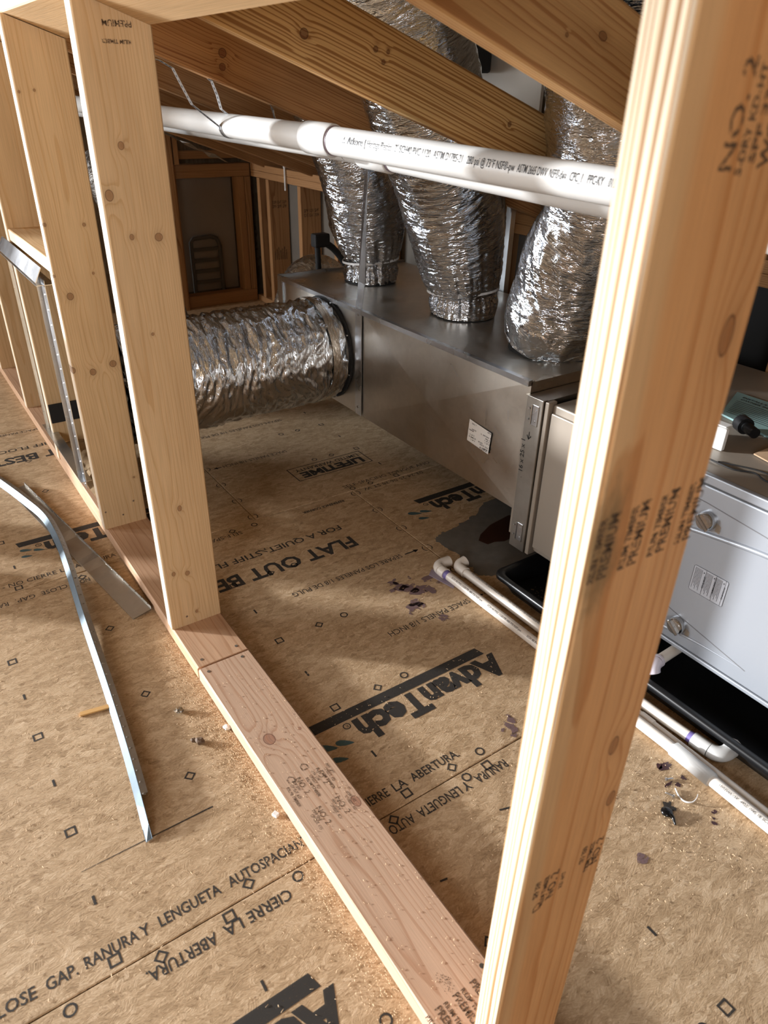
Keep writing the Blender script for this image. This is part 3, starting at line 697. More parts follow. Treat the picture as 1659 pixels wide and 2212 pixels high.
longb('top_plate', (XK, -1.0, 0.8365), (0,1,0), 5.75, 0.138, T, 'lower of the doubled top plates on the low back wall', 'plate', ax=((1,0,0), (0,0,-1)))
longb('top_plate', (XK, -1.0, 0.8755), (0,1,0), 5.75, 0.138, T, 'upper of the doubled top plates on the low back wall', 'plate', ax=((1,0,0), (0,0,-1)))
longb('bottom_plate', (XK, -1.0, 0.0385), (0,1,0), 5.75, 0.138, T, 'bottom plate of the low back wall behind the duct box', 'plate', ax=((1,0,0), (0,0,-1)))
tag(MB().cbox((2.342, -1.0, 0.002), (2.357, 1.69, 0.96), 0.003).build('black_void_sheet', MAT['blackru']), 'black sheet put in for the dark void behind the furnace cabinet', 'insulation')  # added sheet: darkness of the void behind the cabinet put into its colour
YG = 4.755
longb('top_plate', (1.45, YG, 0.8365), (1,0,0), 0.745, 0.089, T, 'lower of the doubled top plates on the end wall', 'plate', ax=((0,1,0), (0,0,1)) if False else ((0,1,0), (0,0,1)))
longb('top_plate', (1.45, YG, 0.7975+0.001), (1,0,0), 0.745, 0.089, T, 'upper of the doubled top plates on the end wall', 'plate', ax=((0,1,0), (0,0,1)))
longb('bottom_plate', (1.45, YG, 0.001), (1,0,0), 0.745, 0.089, 0.075, 'doubled bottom plate of the end wall below the grey board', 'plate', ax=((0,1,0), (0,0,1)))
kstud(2.155, YG, 0.042, 0.089, 0.078, 0.796, 'double corner stud of the end wall, nearer the low wall')
kstud(2.105, YG, 0.045, 0.089, 0.078, 0.796, 'double corner stud of the end wall, beside the grey board')
kstud(1.655, YG, 0.042, 0.089, 0.078, 0.796, 'stud left of the grey board in the end wall')
kstud(1.60, YG-0.045, 0.075, 0.044, 0.0, 1.05, 'tall post left of the end wall plates, behind the near stud')
kstud(1.685, YG-0.04, 0.03, 0.038, 0.88, 1.06, 'short upright block on the end wall plates under a rafter')
longb('blocking_board', (1.70, YG+0.02, 0.905), (1,0,0), 0.45, 0.06, 0.045, 'dim blocking above the end wall plates', 'block', ax=((0,1,0), (0,0,1)))
m = MB()
for i in range(8): rect(m, 0,0,0,0,0) if False else None
tag(MB().box((1.698, 4.868, 0.08), (2.106, 4.882, 0.80)).build('drywall_board', plain('end_wall_board', (152, 142, 130), 0.9, var=0.06, vs=5)), 'grey drywall board between the studs of the dim end wall', 'board')
# rounded raised hatch marks seen on the board of the end wall
pb = thing('slatted_frame', (1.87, 4.86, 0.05), 'faint slatted frame with a rounded top in shadow against the grey end wall board', 'frame')
tub = MB(); xs0, xs1 = 1.782, 1.985
tub.tube([(xs1, 4.853, 0.02), (xs1, 4.853, 0.37), (xs1-0.02, 4.853, 0.415), (xs1-0.06, 4.853, 0.43), (xs0+0.02, 4.853, 0.425), (xs0, 4.853, 0.40), (xs0, 4.853, 0.02)], 0.014, 8)
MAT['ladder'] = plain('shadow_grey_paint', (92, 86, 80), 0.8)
tub.build('side_rail', MAT['ladder'], pb)
for z in (0.13, 0.20, 0.27, 0.34):
    MB().box((xs0, 4.848, z), (xs1, 4.858, z+0.022)).build('slat', MAT['ladder'], pb)
for i, y in enumerate((4.50, 4.08, 2.37)):
    par = ks[(1, 2, 6)[i]]; m = MB()
    for zz in ((0.63, 0.655) if i < 2 else (0.43, 0.455)):
        for xx in range(3): put_text(m, random.choice(['SPF', 'KD-HT', '339']), (XK+0.02+0.036*xx, y-0.0006, zz), (1,0,0), (0,0,1), 0.018, 0.03, 0.03)
    if i == 0:
        for xx in range(7): m.add([(XK+0.02+0.014*xx, y-0.0006, 0.31), (XK+0.026+0.014*xx, y-0.0006, 0.31), (XK+0.026+0.014*xx, y-0.0006, 0.37+0.01*(xx % 3)), (XK+0.02+0.014*xx, y-0.0006, 0.37+0.01*(xx % 3))], [(0,1,2,3)])
    m.build('stamp_lettering', MAT['stamp'], par)
# pale panel and brace seen through the gap under the first rafter
tag(MB().box((2.30, 2.30, 0.97), (2.315, 3.05, 1.62)).build('drywall_sheet', MAT['dry']), 'pale drywall panel glimpsed above the back wall between two rafters', 'panel')
o = board_mb(0.75, 0.089, T, 0.002).build('brace_board', MAT['farstud'], None, frame3((2.255, 2.95, 1.62), (0, 0.78, 0.62), (1,0,0), (0, -0.62, 0.78) if False else (0, -0.62, -0.78) if False else Vector((0,0.78,0.62)).cross(Vector((1,0,0)))))
tag(o, 'dark brown diagonal brace in front of the pale panel above the back wall', 'brace')

# =================================================================== DUCT BOX (plenum)
XF, XB, YA, YB, ZB, ZT = 1.408, 2.055, 1.318, 2.815, 0.200, 0.604
pl = thing('sheet_metal_plenum', (1.73, 2.06, ZB), 'long galvanised sheet metal duct box holding the upright foil ducts', 'duct box')
def creased(m, q, n, d):
    # panel with a shallow X crease pushed out along n
    q = [Vector(p) for p in q]; cc = sum(q, Vector())/4 + Vector(n)*d
    m.add(q+[cc], [(0,1,4),(1,2,4),(2,3,4),(3,0,4)])
m = MB(); YM = 2.19
creased(m, [(XF,YM,ZB),(XF,YA,ZB),(XF,YA,ZT),(XF,YM,ZT)], (-1,0,0), 0.013)
creased(m, [(XF,YB,ZB),(XF,YM,ZB),(XF,YM,ZT),(XF,YB,ZT)], (-1,0,0), 0.007)
m.build('side_panel', MAT['galv'], pl)
m = MB(); creased(m, [(XF,YA,ZT),(XB,YA,ZT),(XB,YM-0.2,ZT),(XF,YM-0.2,ZT)], (0,0,1), -0.010); creased(m, [(XF,YM-0.2,ZT),(XB,YM-0.2,ZT),(XB,YB,ZT),(XF,YB,ZT)], (0,0,1), -0.005); m.build('top_panel', MAT['galv'], pl)
m = MB(); m.add([(XF,YB,ZB),(XB,YB,ZB),(XB,YB,ZT),(XF,YB,ZT)], [(0,3,2,1)]); m.add([(XB,YA,ZB),(XB,YB,ZB),(XB,YB,ZT),(XB,YA,ZT)], [(0,1,2,3)]); m.add([(XF,YA,ZB),(XB,YA,ZB),(XB,YB,ZB),(XF,YB,ZB)], [(0,3,2,1)]); m.add([(XF,YA,ZB),(XB,YA,ZB),(XB,YA,ZT),(XF,YA,ZT)], [(0,1,2,3)])
m.build('end_panel', MAT['galv'], pl)
m = MB(); m.box((XF-0.012, YA, ZT-0.010), (XF+0.004, YB, ZT+0.006)); m.box((XF+0.004, YA, ZT+0.0005), (XF+0.012, YB, ZT+0.003)); m.build('top_seam', MAT['galvb'], pl)
m = MB(); m.box((XF-0.004, YB-0.002, ZT-0.03), (XB, YB+0.012, ZT+0.010)); m.box((XF-0.008, YB-0.03, ZB), (XF, YB+0.012, ZT+0.008)); m.build('end_flange', MAT['galvb'], pl)
m = MB(); m.box((XF-0.0008, YA+0.13, 0.0), (XF, YA+0.23, 0.0)) if False else None
# sticker on the side
sx = XF-0.0075
m = MB(); m.add([(sx-.0005,1.548,0.416),(sx-.0005,1.446,0.405),(sx-.0005,1.452,0.333),(sx-.0005,1.553,0.343)], [(0,3,2,1)]); lb = m.build('paper_sticker', MAT['paper'], pl)
m = MB(); random.seed(3)
for i, (y, z) in enumerate([(1.535,.404),(1.533,.385),(1.545,.380),(1.54,.366),(1.532,.358),(1.545,.358),(1.535,.350),(1.49,.385),(1.468,.385),(1.470,.377),(1.472,.370),(1.470,.363),(1.50,.356),(1.492,.350),(1.468,.350),(1.475,.342),(1.462,.400)]):
    put_text(m, random.choice(['41 JOB', '16 X 25', '04/25', 'Qty 1', 'L 60', 'PLENUM', 'RETURN', '1 of 2']), (sx-0.0012, y, z), (0,-1,0), (0,0,1), 0.0042, 0.020, 0.01)
put_text(m, '41 JOB 21', (sx-0.0012, 1.492, 0.338), (0,-1,0), (0,0,1), 0.007, 0.034, 0.02)
m.build('sticker_print', MAT['marker'], lb)
# scratches left as fine pale lines on the side panel
m = MB()
for y0, z0, y1, z1 in ((1.66,.56,1.62,.53),(1.44,.43,1.41,.41),(1.39,.50,1.385,.47),(1.43,.33,1.41,.32),(1.48,.47,1.475,.42)):
    m.add([(sx,y0,z0),(sx,y0-.0015,z0+.001),(sx,y1-.0015,z1+.001),(sx,y1,z1)], [(0,1,2,3)])
m.build('scratch', MAT['galvb'], pl)

# filter rack at the near end
fr2 = thing('filter_rack', (1.40, 1.28, 0.09), 'narrow galvanised filter door with two hinges and handwritten 16x25x1', 'filter rack')
m = MB(); m.cbox((1.392, 1.252, 0.088), (1.410, 1.312, 0.574), 0.0015); m.build('door', MAT['galvd'], fr2)
m = MB(); m.box((1.410, 1.252, 0.092), (2.02, 1.315, 0.572)); m.build('rack_body', MAT['galvd'], fr2)
m = MB(); m.box((1.396, 1.312, 0.125), (1.406, 1.322, 0.572)); m.build('side_lip', MAT['galv'], fr2)
for z in (0.525, 0.150):
    h = MB().cbox((1.3895, 1.263, z-0.030), (1.3925, 1.285, z+0.030), 0.001).build('hinge', MAT['galvb'], fr2)
    MB().tube([(1.389, 1.288, z-0.028), (1.389, 1.288, z+0.028)], 0.0024, 8).build('hinge_pin', MAT['galvb'], h)
    for yy in (1.272, 1.297):
        for dz in (-0.016, 0.016): MB().tube([(1.392, yy, z+dz), (1.3875, yy, z+dz)], 0.0028, 8).build('rivet', MAT['galvb'], h)
m = MB(); put_text(m, '16 x 25 x 1', (1.3915, 1.2955, 0.345), (0,0.04,1), (0,1,-0.04), 0.015, 0.098, 0.012)
put_text(m, '.', (1.3915, 1.2955, 0.325), (0,0.04,1), (0,1,-0.04), 0.012, None, 0.01)
m.box((1.3910, 1.2865, 0.449), (1.3915, 1.2885, 0.472)); 
for s in (-1, 1): m.add([(1.3912, 1.2875+s*0.009, 0.460), (1.3912, 1.2875+s*0.0065, 0.462), (1.3912, 1.2865, 0.450), (1.3912, 1.2885, 0.448)], [(0,1,2,3)])
m.build('marker_writing', MAT['marker'], fr2)
MB().cbox((1.398, 1.236, 0.086), (1.430, 1.2505, 0.572), 0.002).build('edge_channel', MAT['unitd'], fr2)

# =================================================================== FLEXIBLE FOIL DUCTS
def catmull(pts, n):
    P_ = [Vector(p) for p in pts]; P_ = [P_[0]*2-P_[1]] + P_ + [P_[-1]*2-P_[-2]]; out = []
    segs = len(P_)-3
    for i in range(n):
        u = i/(n-1)*segs; k = min(int(u), segs-1); t = u-k; a, b, c_, d = P_[k:k+4]
        out.append(0.5*((2*b) + (c_-a)*t + (2*a-5*b+4*c_-d)*t*t + (3*b-a-3*c_+d)*t**3))
    return out
def foil_tube(path, radii, nl, na, disp, mat, name, parent):
    pr = [tuple(p)+(r,) for p, r in zip(path, radii)]
    ctr = catmull([p[:3] for p in pr], nl); rad = [v.x for v in catmull([(p[3],0,0) for p in pr], nl)]
    k = nl; T_ = [(ctr[min(i+1,k-1)]-ctr[max(i-1,0)]).normalized() for i in range(k)]
    a = Vector((0,0,1)) if abs(T_[0].z) < 0.9 else Vector((0,-1,0)); N = (a - T_[0]*a.dot(T_[0])).normalized()
    vs = []; sl = 0.0; ss = []
    for i in range(k):
        if i: sl += (ctr[i]-ctr[i-1]).length
        ss.append(sl); N = (N - T_[i]*N.dot(T_[i])).normalized(); B = T_[i].cross(N)
        for j in range(na):
            t = 2*math.pi*j/na; d = disp(t, sl)
            vs.append(ctr[i] + (N*math.cos(t)+B*math.sin(t))*(rad[i]+d))
    fs = [(i*na+j, i*na+(j+1) % na, (i+1)*na+(j+1) % na, (i+1)*na+j) for i in range(k-1) for j in range(na)]
    me = bpy.data.meshes.new(name); me.from_pydata([tuple(v) for v in vs], [], fs); me.update()
    uv = me.uv_layers.new(name='UVMap'); li = 0
    for i in range(k-1):
        for j in range(na):
            R_ = 0.16
            for (ii, jj) in ((i, j), (i, j+1), (i+1, j+1), (i+1, j)):
                uv.data[li].uv = (jj/na*2*math.pi*R_, ss[ii]); li += 1
    me.polygons.foreach_set('use_smooth', [True]*len(fs)); me.materials.append(mat)
    return link(name, me, parent)
def rid(x, y, z): return 1-abs(noise.noise((x, y, z)))*2
# big horizontal duct
big = thing('large_foil_duct', (1.0, 2.43, 0.2), 'large wrinkled foil duct running level from the duct box to the stud wall', 'foil duct', 'foil covered flexible ducts')
def dbig(t, s):
    cx, cy = math.cos(t), math.sin(t)
    u = s*30 + 3.0*noise.noise((cx*1.2, cy*1.2, s*2)) + 1.6*t
    env = 0.55+0.45*max(0, math.sin(t*1.0+0.6)) if True else 1
    return 0.0085*(rid(cx*2.0, cy*2.0, u*0.9)-0.5) + 0.005*(rid(cx*5, cy*5, u*1.9+4)-0.5) + 0.006*noise.noise((cx*1.5, cy*1.5, s*5))
foil_tube([(1.385, 2.432, 0.405), (1.30, 2.432, 0.405), (1.15, 2.430, 0.402), (0.95, 2.428, 0.398), (0.75, 2.425, 0.398), (0.572, 2.42, 0.40)], [0.192, 0.196, 0.196, 0.196, 0.197, 0.198], 240, 170, dbig, MAT['foilbig'], 'foil_jacket', big)
m = MB(); m.tube([(1.395, 2.432, 0.405), (1.404, 2.432, 0.405)], [0.1995, 0.1995], 64); m.build('black_collar', MAT['blackru'], big)
tp = foil_tube([(1.352, 2.432, 0.405), (1.338, 2.432, 0.405), (1.320, 2.432, 0.405)], [0.200, 0.2005, 0.200], 8, 120, lambda t, s: 0.003*noise.noise((math.cos(t)*5, math.sin(t)*5, s*30)), MAT['foilf'], 'tape_band', big)
m = MB(); m.tube([(1.407, 2.432, 0.405), (1.380, 2.432, 0.405)], 0.185, 48); m.build('start_collar', MAT['galv'], big)
for a in range(8):
    t = a*math.pi/4+0.3; m = MB(); p = Vector((1.395, 2.432+0.196*math.cos(t), 0.405+0.196*math.sin(t))); m.tube([p, p+Vector((-0.006,0,0))], 0.004, 6); m.build('screw_head', MAT['galvb'], big)
# three upright ducts
def upright(name, path, radii, label, seed, gather, tie=None, tr=0.1, bag=False, nl=150, na=150):
    o = thing(name, path[0], label, 'foil duct', 'foil covered flexible ducts')
    def d(t, s):
        cx, cy = math.cos(t), math.sin(t)
        g = math.exp(-((s-0.12)/0.14)**2) if gather else 0.0
        v = 0.0042*(rid(cx*2.2+seed, cy*2.2, s*42 + t*0.8*math.sin(seed)) - 0.5)*(1-0.75*g) + 0.0022*(rid(cx*6, cy*6+seed, s*80)-0.5)
        v += g*0.011*(rid(cx*5.5+seed, cy*5.5, s*2.2)-0.55) + 0.006*noise.noise((cx*1.3+seed, cy*1.3, s*6))
        if bag: v += 0.006*(rid(cx*1.6+seed, cy*1.6, s*16+cx*2.2)-0.5)
        return v
    foil_tube(path, radii, nl, na, d, MAT['foil'], 'foil_jacket', o)
    x, y, z = path[0]
    m = MB(); m.tube([(x, y, ZT-0.012), (x, y, ZT+0.008)], tr+0.012, 40); m.build('black_gasket', MAT['blackru'], o)
    if tie:
        (tx, ty, tz, rr) = tie; m = MB(); pts = []
        for i in range(33):
            a = 2*math.pi*i/32; pts.append((tx+rr*math.cos(a), ty+rr*math.sin(a), tz+0.010*math.cos(a+0.8)))
        m.ribbon(pts, (0,0,1), 0.008, 0.0016); tb = m.build('zip_tie', MAT['plastic'], o)
        m = MB(); m.cbox((tx-rr*0.72-0.006, ty-rr*0.70-0.006, tz-0.007), (tx-rr*0.72+0.006, ty-rr*0.70+0.006, tz+0.009), 0.001); m.build('tie_head', MAT['plastic'], tb)
    return o
upright('upright_foil_duct', [(1.71, 2.585, 0.610), (1.71, 2.583, 0.65), (1.705, 2.578, 0.685), (1.70, 2.57, 0.74), (1.67, 2.545, 0.85), (1.585, 2.48, 1.05), (1.47, 2.45, 1.25), (1.36, 2.44, 1.48)],
        [0.106, 0.110, 0.104, 0.126, 0.150, 0.150, 0.150, 0.15], 'upright foil duct farthest along the duct box, behind the thin strap', 1.7, True, (1.707, 2.576, 0.690, 0.117), 0.095)
upright('upright_foil_duct', [(1.705, 1.978, 0.610), (1.705, 1.976, 0.65), (1.700, 1.974, 0.690), (1.69, 1.97, 0.735), (1.645, 1.96, 0.88), (1.575, 1.93, 1.03), (1.455, 1.88, 1.20), (1.31, 1.845, 1.46), (1.14, 1.83, 1.78)],
        [0.116, 0.120, 0.113, 0.130, 0.158, 0.166, 0.166, 0.168, 0.17], 'middle upright foil duct with a white zip tie near its foot', 5.2, True, (1.700, 1.974, 0.694, 0.1265), 0.098, nl=190)
upright('upright_foil_duct', [(1.685, 1.520, 0.610), (1.685, 1.52, 0.635), (1.675, 1.505, 0.675), (1.660, 1.49, 0.715), (1.655, 1.465, 0.80), (1.63, 1.43, 0.90), (1.605, 1.350, 1.03), (1.55, 1.305, 1.22), (1.475, 1.285, 1.45)],
        [0.112, 0.138, 0.150, 0.152, 0.148, 0.142, 0.136, 0.150, 0.15], 'nearest upright foil duct, baggy at its foot, beside the foreground stud', 9.4, False, None, 0.118, bag=True)
o = thing('small_foil_duct', (1.80, 3.22, 0.4), 'small arched foil duct just beyond the far end of the duct box', 'foil duct', 'foil covered flexible ducts')
foil_tube([(1.62, 3.2, 0.02), (1.66, 3.2, 0.30), (1.74, 3.21, 0.46), (1.85, 3.22, 0.47), (1.93, 3.22, 0.34), (1.97, 3.22, 0.05)], [0.1, 0.105, 0.11, 0.11, 0.105, 0.1], 60, 60, lambda t, s: 0.005*(rid(math.cos(t)*2, math.sin(t)*2, s*30)-.5), MAT['foilf'], 'foil_jacket', o)
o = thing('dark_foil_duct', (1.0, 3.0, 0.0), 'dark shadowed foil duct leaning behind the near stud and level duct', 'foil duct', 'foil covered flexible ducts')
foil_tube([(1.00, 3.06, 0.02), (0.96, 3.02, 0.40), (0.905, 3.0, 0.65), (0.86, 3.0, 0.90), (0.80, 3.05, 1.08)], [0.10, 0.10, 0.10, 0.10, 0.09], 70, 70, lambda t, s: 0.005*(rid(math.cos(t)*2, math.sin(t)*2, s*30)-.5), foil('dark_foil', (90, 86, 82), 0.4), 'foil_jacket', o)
# black strap by the small duct
o = thing('black_duct_strap', (1.75, 3.10, 0.62), 'black plastic clamp with a curved tail beside the small foil duct', 'strap')
MB().cbox((1.715, 3.05, 0.655), (1.795, 3.10, 0.715), 0.008, Matrix.Rotation(0.0, 4, 'Y')).build('clamp_block', MAT['blackru'], o)
MB().tube(catmull([(1.79, 3.07, 0.665), (1.83, 3.07, 0.635), (1.88, 3.06, 0.57), (1.91, 3.05, 0.50), (1.93, 3.05, 0.44)], 16), 0.016, 10).build('curved_tail', MAT['blackru'], o)
MB().tube([(1.735, 3.07, 0.66), (1.738, 3.07, 0.57), (1.745, 3.08, 0.45)], 0.014, 8).build('straight_leg', MAT['blackru'], o)
o = MB(); o.cbox((1.95, 2.55, 1.36), (2.26, 2.70, 1.50), 0.01); tag(o.build('black_insulation_wrap', MAT['blackru']), 'black wrap on the duct end seen high between two rafters', 'insulation')

# =================================================================== PVC PIPES OVERHEAD
def cyl_text(mb, s, p0, d, r, u0, ang0, cap, width, bold=0.0):
    """text wrapped on a cylinder: starts u0 metres along axis d from p0, rolls from angle ang0"""
    vs, fs = text_tris(s, bold); x0 = min(v[0] for v in vs); x1 = max(v[0] for v in vs); k = cap/CAP; kx = width/(x1-x0)
    bm = bmesh.new(); bv = [bm.verts.new((v[0], v[1], 0)) for v in vs]
    for f in fs:
        try: bm.faces.new([bv[i] for i in f])
        except ValueError: pass
    bmesh.ops.subdivide_edges(bm, edges=bm.edges[:], cuts=2); bmesh.ops.triangulate(bm, faces=bm.faces[:]); bm.verts.index_update()
    d = Vector(d).normalized(); side = Vector((0,0,1)); side = (side - d*side.dot(d)).normalized(); out = d.cross(side)  # out: horizontal
    if out.x > 0: out = -out
    pts = []
    for v in bm.verts:
        a = ang0 + (v.co.y*k)/r; pts.append(Vector(p0) + d*(u0+(v.co.x-x0)*kx) + (out*math.cos(a) + side*math.sin(a))*(r+0.0008))
    mb.add(pts, [tuple(v.index for v in f.verts) for f in bm.faces]); bm.free()
R = 0.0302
A0 = Vector((0.845, 4.70, 1.236)); A1 = Vector((0.942, 1.63, 1.187)); A2 = Vector((1.10, 0.62, 1.143))
pp = thing('overhead_pipe', A1, 'white printed plastic pipe crossing above the foil ducts, upper of two', 'pipe', 'white overhead pipes')
MB().tube([A0, A1+(A0-A1).normalized()*0.02], R, 40).build('far_length', MAT['pvc'], pp)
nl_ = MB().tube([A1+(A2-A1).normalized()*0.01, A2], R, 40).build('near_length', MAT['pvc'], pp)
d1 = (A0-A1).normalized(); d2 = (A2-A1).normalized()
cpl = MB().tube([A1+d1*0.062, A1+d1*0.058, A1+d2*0.038, A1+d2*0.042], [R+0.003, R+0.0052, R+0.0052, R+0.0035], 40).build('coupling', MAT['pvc'], pp)
m = MB(); m.tube([A1+d2*0.040, A1+d2*0.046], R+0.0012, 40); m.build('primer_ring', plain('mauve_primer_ring', (128, 112, 124), 0.5), pp)
m = MB(); m.tube([A1+d1*0.062, A1+d1*0.066], R+0.0008, 40); m.build('primer_ring', plain('blue_primer_ring', (150, 148, 178), 0.5), pp)
mt = MB(); D2 = (A2-A1).normalized()
def ptxt(s, y0, y1, bold=0.0, a0=0.08, cap=0.0135):
    u0 = (y0-A1.y)/D2.y; u1 = (y1-A1.y)/D2.y; cyl_text(mt, s, A1, D2, R, u0, a0, cap, u1-u0, max(bold, 0.003))
MARKS = (('Atkore |', 1.510, 1.452, 0.012), ('Heritage Plastics', 1.446, 1.372, 0), ('2" SCH40 PVC 1120', 1.362, 1.262, 0), ('ASTM D1785-21', 1.253, 1.178, 0), ('280 psi @ 73°F NSF®-pw', 1.166, 1.053, 0),
         ('ASTM 2665 DWV', 1.047, 0.983, 0), ('NSF®-dwv', 0.978, 0.943, 0), ('CPC_1', 0.936, 0.912, 0), ('PPC-KY', 0.901, 0.871, 0), ('01/24/2025', 0.861, 0.826, 0), ('03:29PM', 0.818, 0.790, 0), ('Line 3', 0.783, 0.755, 0))
for s, a, b, bo in MARKS: ptxt(s, a, b, bo)
# little triangle mark at the start of the print
side = Vector((0,0,1)); side = (side - D2*side.dot(D2)).normalized(); outv = D2.cross(side); outv = -outv if outv.x > 0 else outv
def cp(u, h): return A1 + D2*u + (outv*math.cos(0.08+h/R) + side*math.sin(0.08+h/R))*(R+0.0005)
uu = (1.528-A1.y)/D2.y
mt.add([cp(uu,0), cp(uu+.012,0), cp(uu+.0075,.014), cp(uu+.0025,.002), cp(uu+.0095,.002), cp(uu+.0068,.009)], [(0,1,4,3),(1,2,5,4),(2,0,3,5)])
mt.build('pipe_print', MAT['pipeink'], nl_)
# second pipe just behind and below
B0 = Vector((0.925, 4.70, 1.205)); B1 = Vector((1.016, 1.63, 1.166)); B2 = Vector((1.178, 0.62, 1.103))
pq = thing('overhead_pipe', B1, 'white plastic pipe just below and behind the printed one, lower of two', 'pipe', 'white overhead pipes')
e1 = (B0-B1).normalized(); e2 = (B2-B1).normalized()
MB().tube([B0, B1], R, 32).build('far_length', MAT['pvc'], pq); MB().tube([B1+e2*0.002, B2], R, 32).build('near_length', MAT['pvc'], pq)
K = B1 + e2*0.10
MB().tube([K-e2*0.05, K-e2*0.047, K+e2*0.047, K+e2*0.05], [R+0.003, R+0.0055, R+0.0055, R+0.003], 32).build('coupling', MAT['pvc'], pq)
MB().tube([K+e2*0.05, K+e2*0.055], R+0.001, 32).build('primer_ring', bpy.data.materials['mauve_primer_ring'], pq)
# brown pipe hanger strap (perforated) round the upper pipe
hs = thing('perforated_hanger_strap', (0.88, 2.12, 1.2), 'perforated metal strap looped under the upper white pipe from a rafter', 'strap')
def perf(m2, path, wdir, n, wd=0.019):
    m = MB(); m.ribbon(path, wdir, wd, 0.0010); 
    return m
pc = A1 + (A0-A1)*((2.115-A1.y)/(A0.y-A1.y))
loop = [(0.70, 2.118, 1.352), (0.748, 2.117, 1.343), (0.780, 2.116, 1.327), (0.797, 2.116, 1.293), (0.822, 2.115, 1.245)]
yy = 2.115
a_s = math.pi*1.02
arc = [(pc.x+(R+0.0012)*math.cos(a), yy, pc.z+(R+0.0012)*math.sin(a)) for a in [a_s+(math.pi*1.02)*i/14 for i in range(15)]]
loop += arc[0:] + [(0.905, 2.116, 1.235), (0.897, 2.117, 1.268), (0.885, 2.118, 1.300), (0.872, 2.125, 1.312)]
perf(None, loop, (0,1,0), 0).build('strap_band', MAT['galvb'], hs)
m = MB()
for i in range(len(loop)-1):
    p, q = Vector(loop[i]), Vector(loop[i+1]); n = max(1, int((q-p).length/0.011))
    for k in range(n):
        c0 = p + (q-p)*((k+0.5)/n); t_ = (q-p).normalized(); nn = t_.cross(Vector((0,1,0))).normalized()
        for sgn in (-1, 1): m.add([c0+t_*a*0.0032+Vector((0,1,0))*b*0.0028+nn*sgn*0.0008 for a, b in ((-1,-.6),(0,-1),(1,-.6),(1,.6),(0,1),(-1,.6))], [(0,1,2,3,4,5)])
m.build('punched_holes', MAT['gap'], hs)['kind'] = 'stuff'
o = thing('wire_strap', (1.03, 2.11, 1.24), 'thin crinkled strap end along the edge of the third rafter above the pipe', 'strap')
m = MB(); m.ribbon(catmull([(0.94, 2.127, 1.288), (0.985, 2.124, 1.274), (1.03, 2.12, 1.262), (1.058, 2.118, 1.243), (1.068, 2.118, 1.212)], 18), [Vector((0.2*math.sin(i*1.7), 1, 0.3*math.cos(i))) for i in range(18)], 0.012, 0.001); m.build('strap_band', MAT['galvb'], o)
# clear tape hanging below the pipe at the fourth rafter
o = MB(); vs = []
for i in range(9):
    for j in range(3): vs.append((0.885+0.028*i, 2.60-0.03*j+0.010*noise.noise((i*.8, j, 1)), 1.160-0.012*i+0.014*noise.noise((i*.9, j*1.4, 5))))
o.add(vs, [(i*3+j, i*3+j+1, (i+1)*3+j+1, (i+1)*3+j) for i in range(8) for j in range(2)])
tag(o.build('foil_tape_scrap', MAT['foilf']), 'crumpled shiny tape scrap under the white pipe near the left stud', 'tape')
o = MB(); o.tube([(2.19, 4.25, 0.885), (2.188, 4.25, 0.90), (2.19, 4.25, 0.925)], [0.008, 0.009, 0.003], 8); o.tube([(2.19, 4.25, 0.76), (2.19, 4.25, 0.885)], 0.006, 6)
tag(o.build('white_wire_hook', MAT['plastic']), 'small white hook on the back wall plate left of the far foil duct', 'hook')

# hanger straps of the duct box
o = thing('flat_hanger_strap', (1.40, 2.19, 0.2), 'long flat metal strap holding the duct box, hanging in front of it', 'strap', 'duct box hangers')
xs_ = XF-0.0065
m = MB(); m.ribbon([(xs_, 2.192, 0.203), (xs_, 2.192, 0.60), (xs_+0.012, 2.19, 0.70), (xs_+0.012, 2.168, 1.02), (xs_+0.010, 2.1265, 1.165), (xs_+0.01, 2.1275, 1.235)], [Vector((0,1,0))]*3+[Vector((0.3,1,0)), Vector((1,0.1,0)), Vector((1,0,0))], 0.042, 0.0016); m.build('strap_band', MAT['galvb'], o)
m = MB(); m.ribbon([(xs_+0.03, 2.125, 1.13), (xs_+0.034, 2.124, 1.235)], (1,0,0), 0.02, 0.0014); m.build('strap_tail', MAT['galvb'], o)
for z in (0.235, 0.59): MB().tube([(xs_+0.001, 2.192, z), (xs_-0.004, 2.192, z)], 0.005, 6).build('screw_head', MAT['galvd'], o)
o = thing('angle_hanger', (2.06, 2.16, 0.6), 'bright angle hanger standing at the back edge of the duct box', 'strap', 'duct box hangers')
m = MB(); m.box((2.066, 2.150, 0.30), (2.068, 2.178, 0.925)); m.box((2.068, 2.150, 0.30), (2.090, 2.152, 0.925)); m.build('angle_bar', MAT['galvb'], o)
m = MB(); m.ribbon([(2.07, 2.162, 0.90), (2.062, 2.155, 0.945), (2.05, 2.135, 0.99), (2.045, 2.131, 1.08)], (0.5,1,0), 0.022, 0.0014); m.build('twisted_strap', MAT['galvb'], o)
o = thing('rafter_clip', (2.12, 2.10, 0.95), 'bent metal rafter tie with a slot hanging by the back wall plate', 'clip')
m = MB(); m.ribbon([(2.13, 2.10, 1.01), (2.135, 2.095, 0.97), (2.15, 2.085, 0.945), (2.16, 2.07, 0.91), (2.165, 2.065, 0.875)], [Vector((.7,.7,0)), Vector((.7,.7,0)), Vector((.2,1,0)), Vector((.2,1,0)), Vector((.2,1,0))], 0.036, 0.0014); m.build('clip_plate', MAT['galvb'], o)
m = MB(); m.add([(2.1275, 2.094, 0.97), (2.1325, 2.099, 0.97), (2.1295, 2.096, 1.0), (2.1245, 2.0915, 1.0)], [(0,1,2,3)]); m.build('clip_slot', MAT['gap'], o)

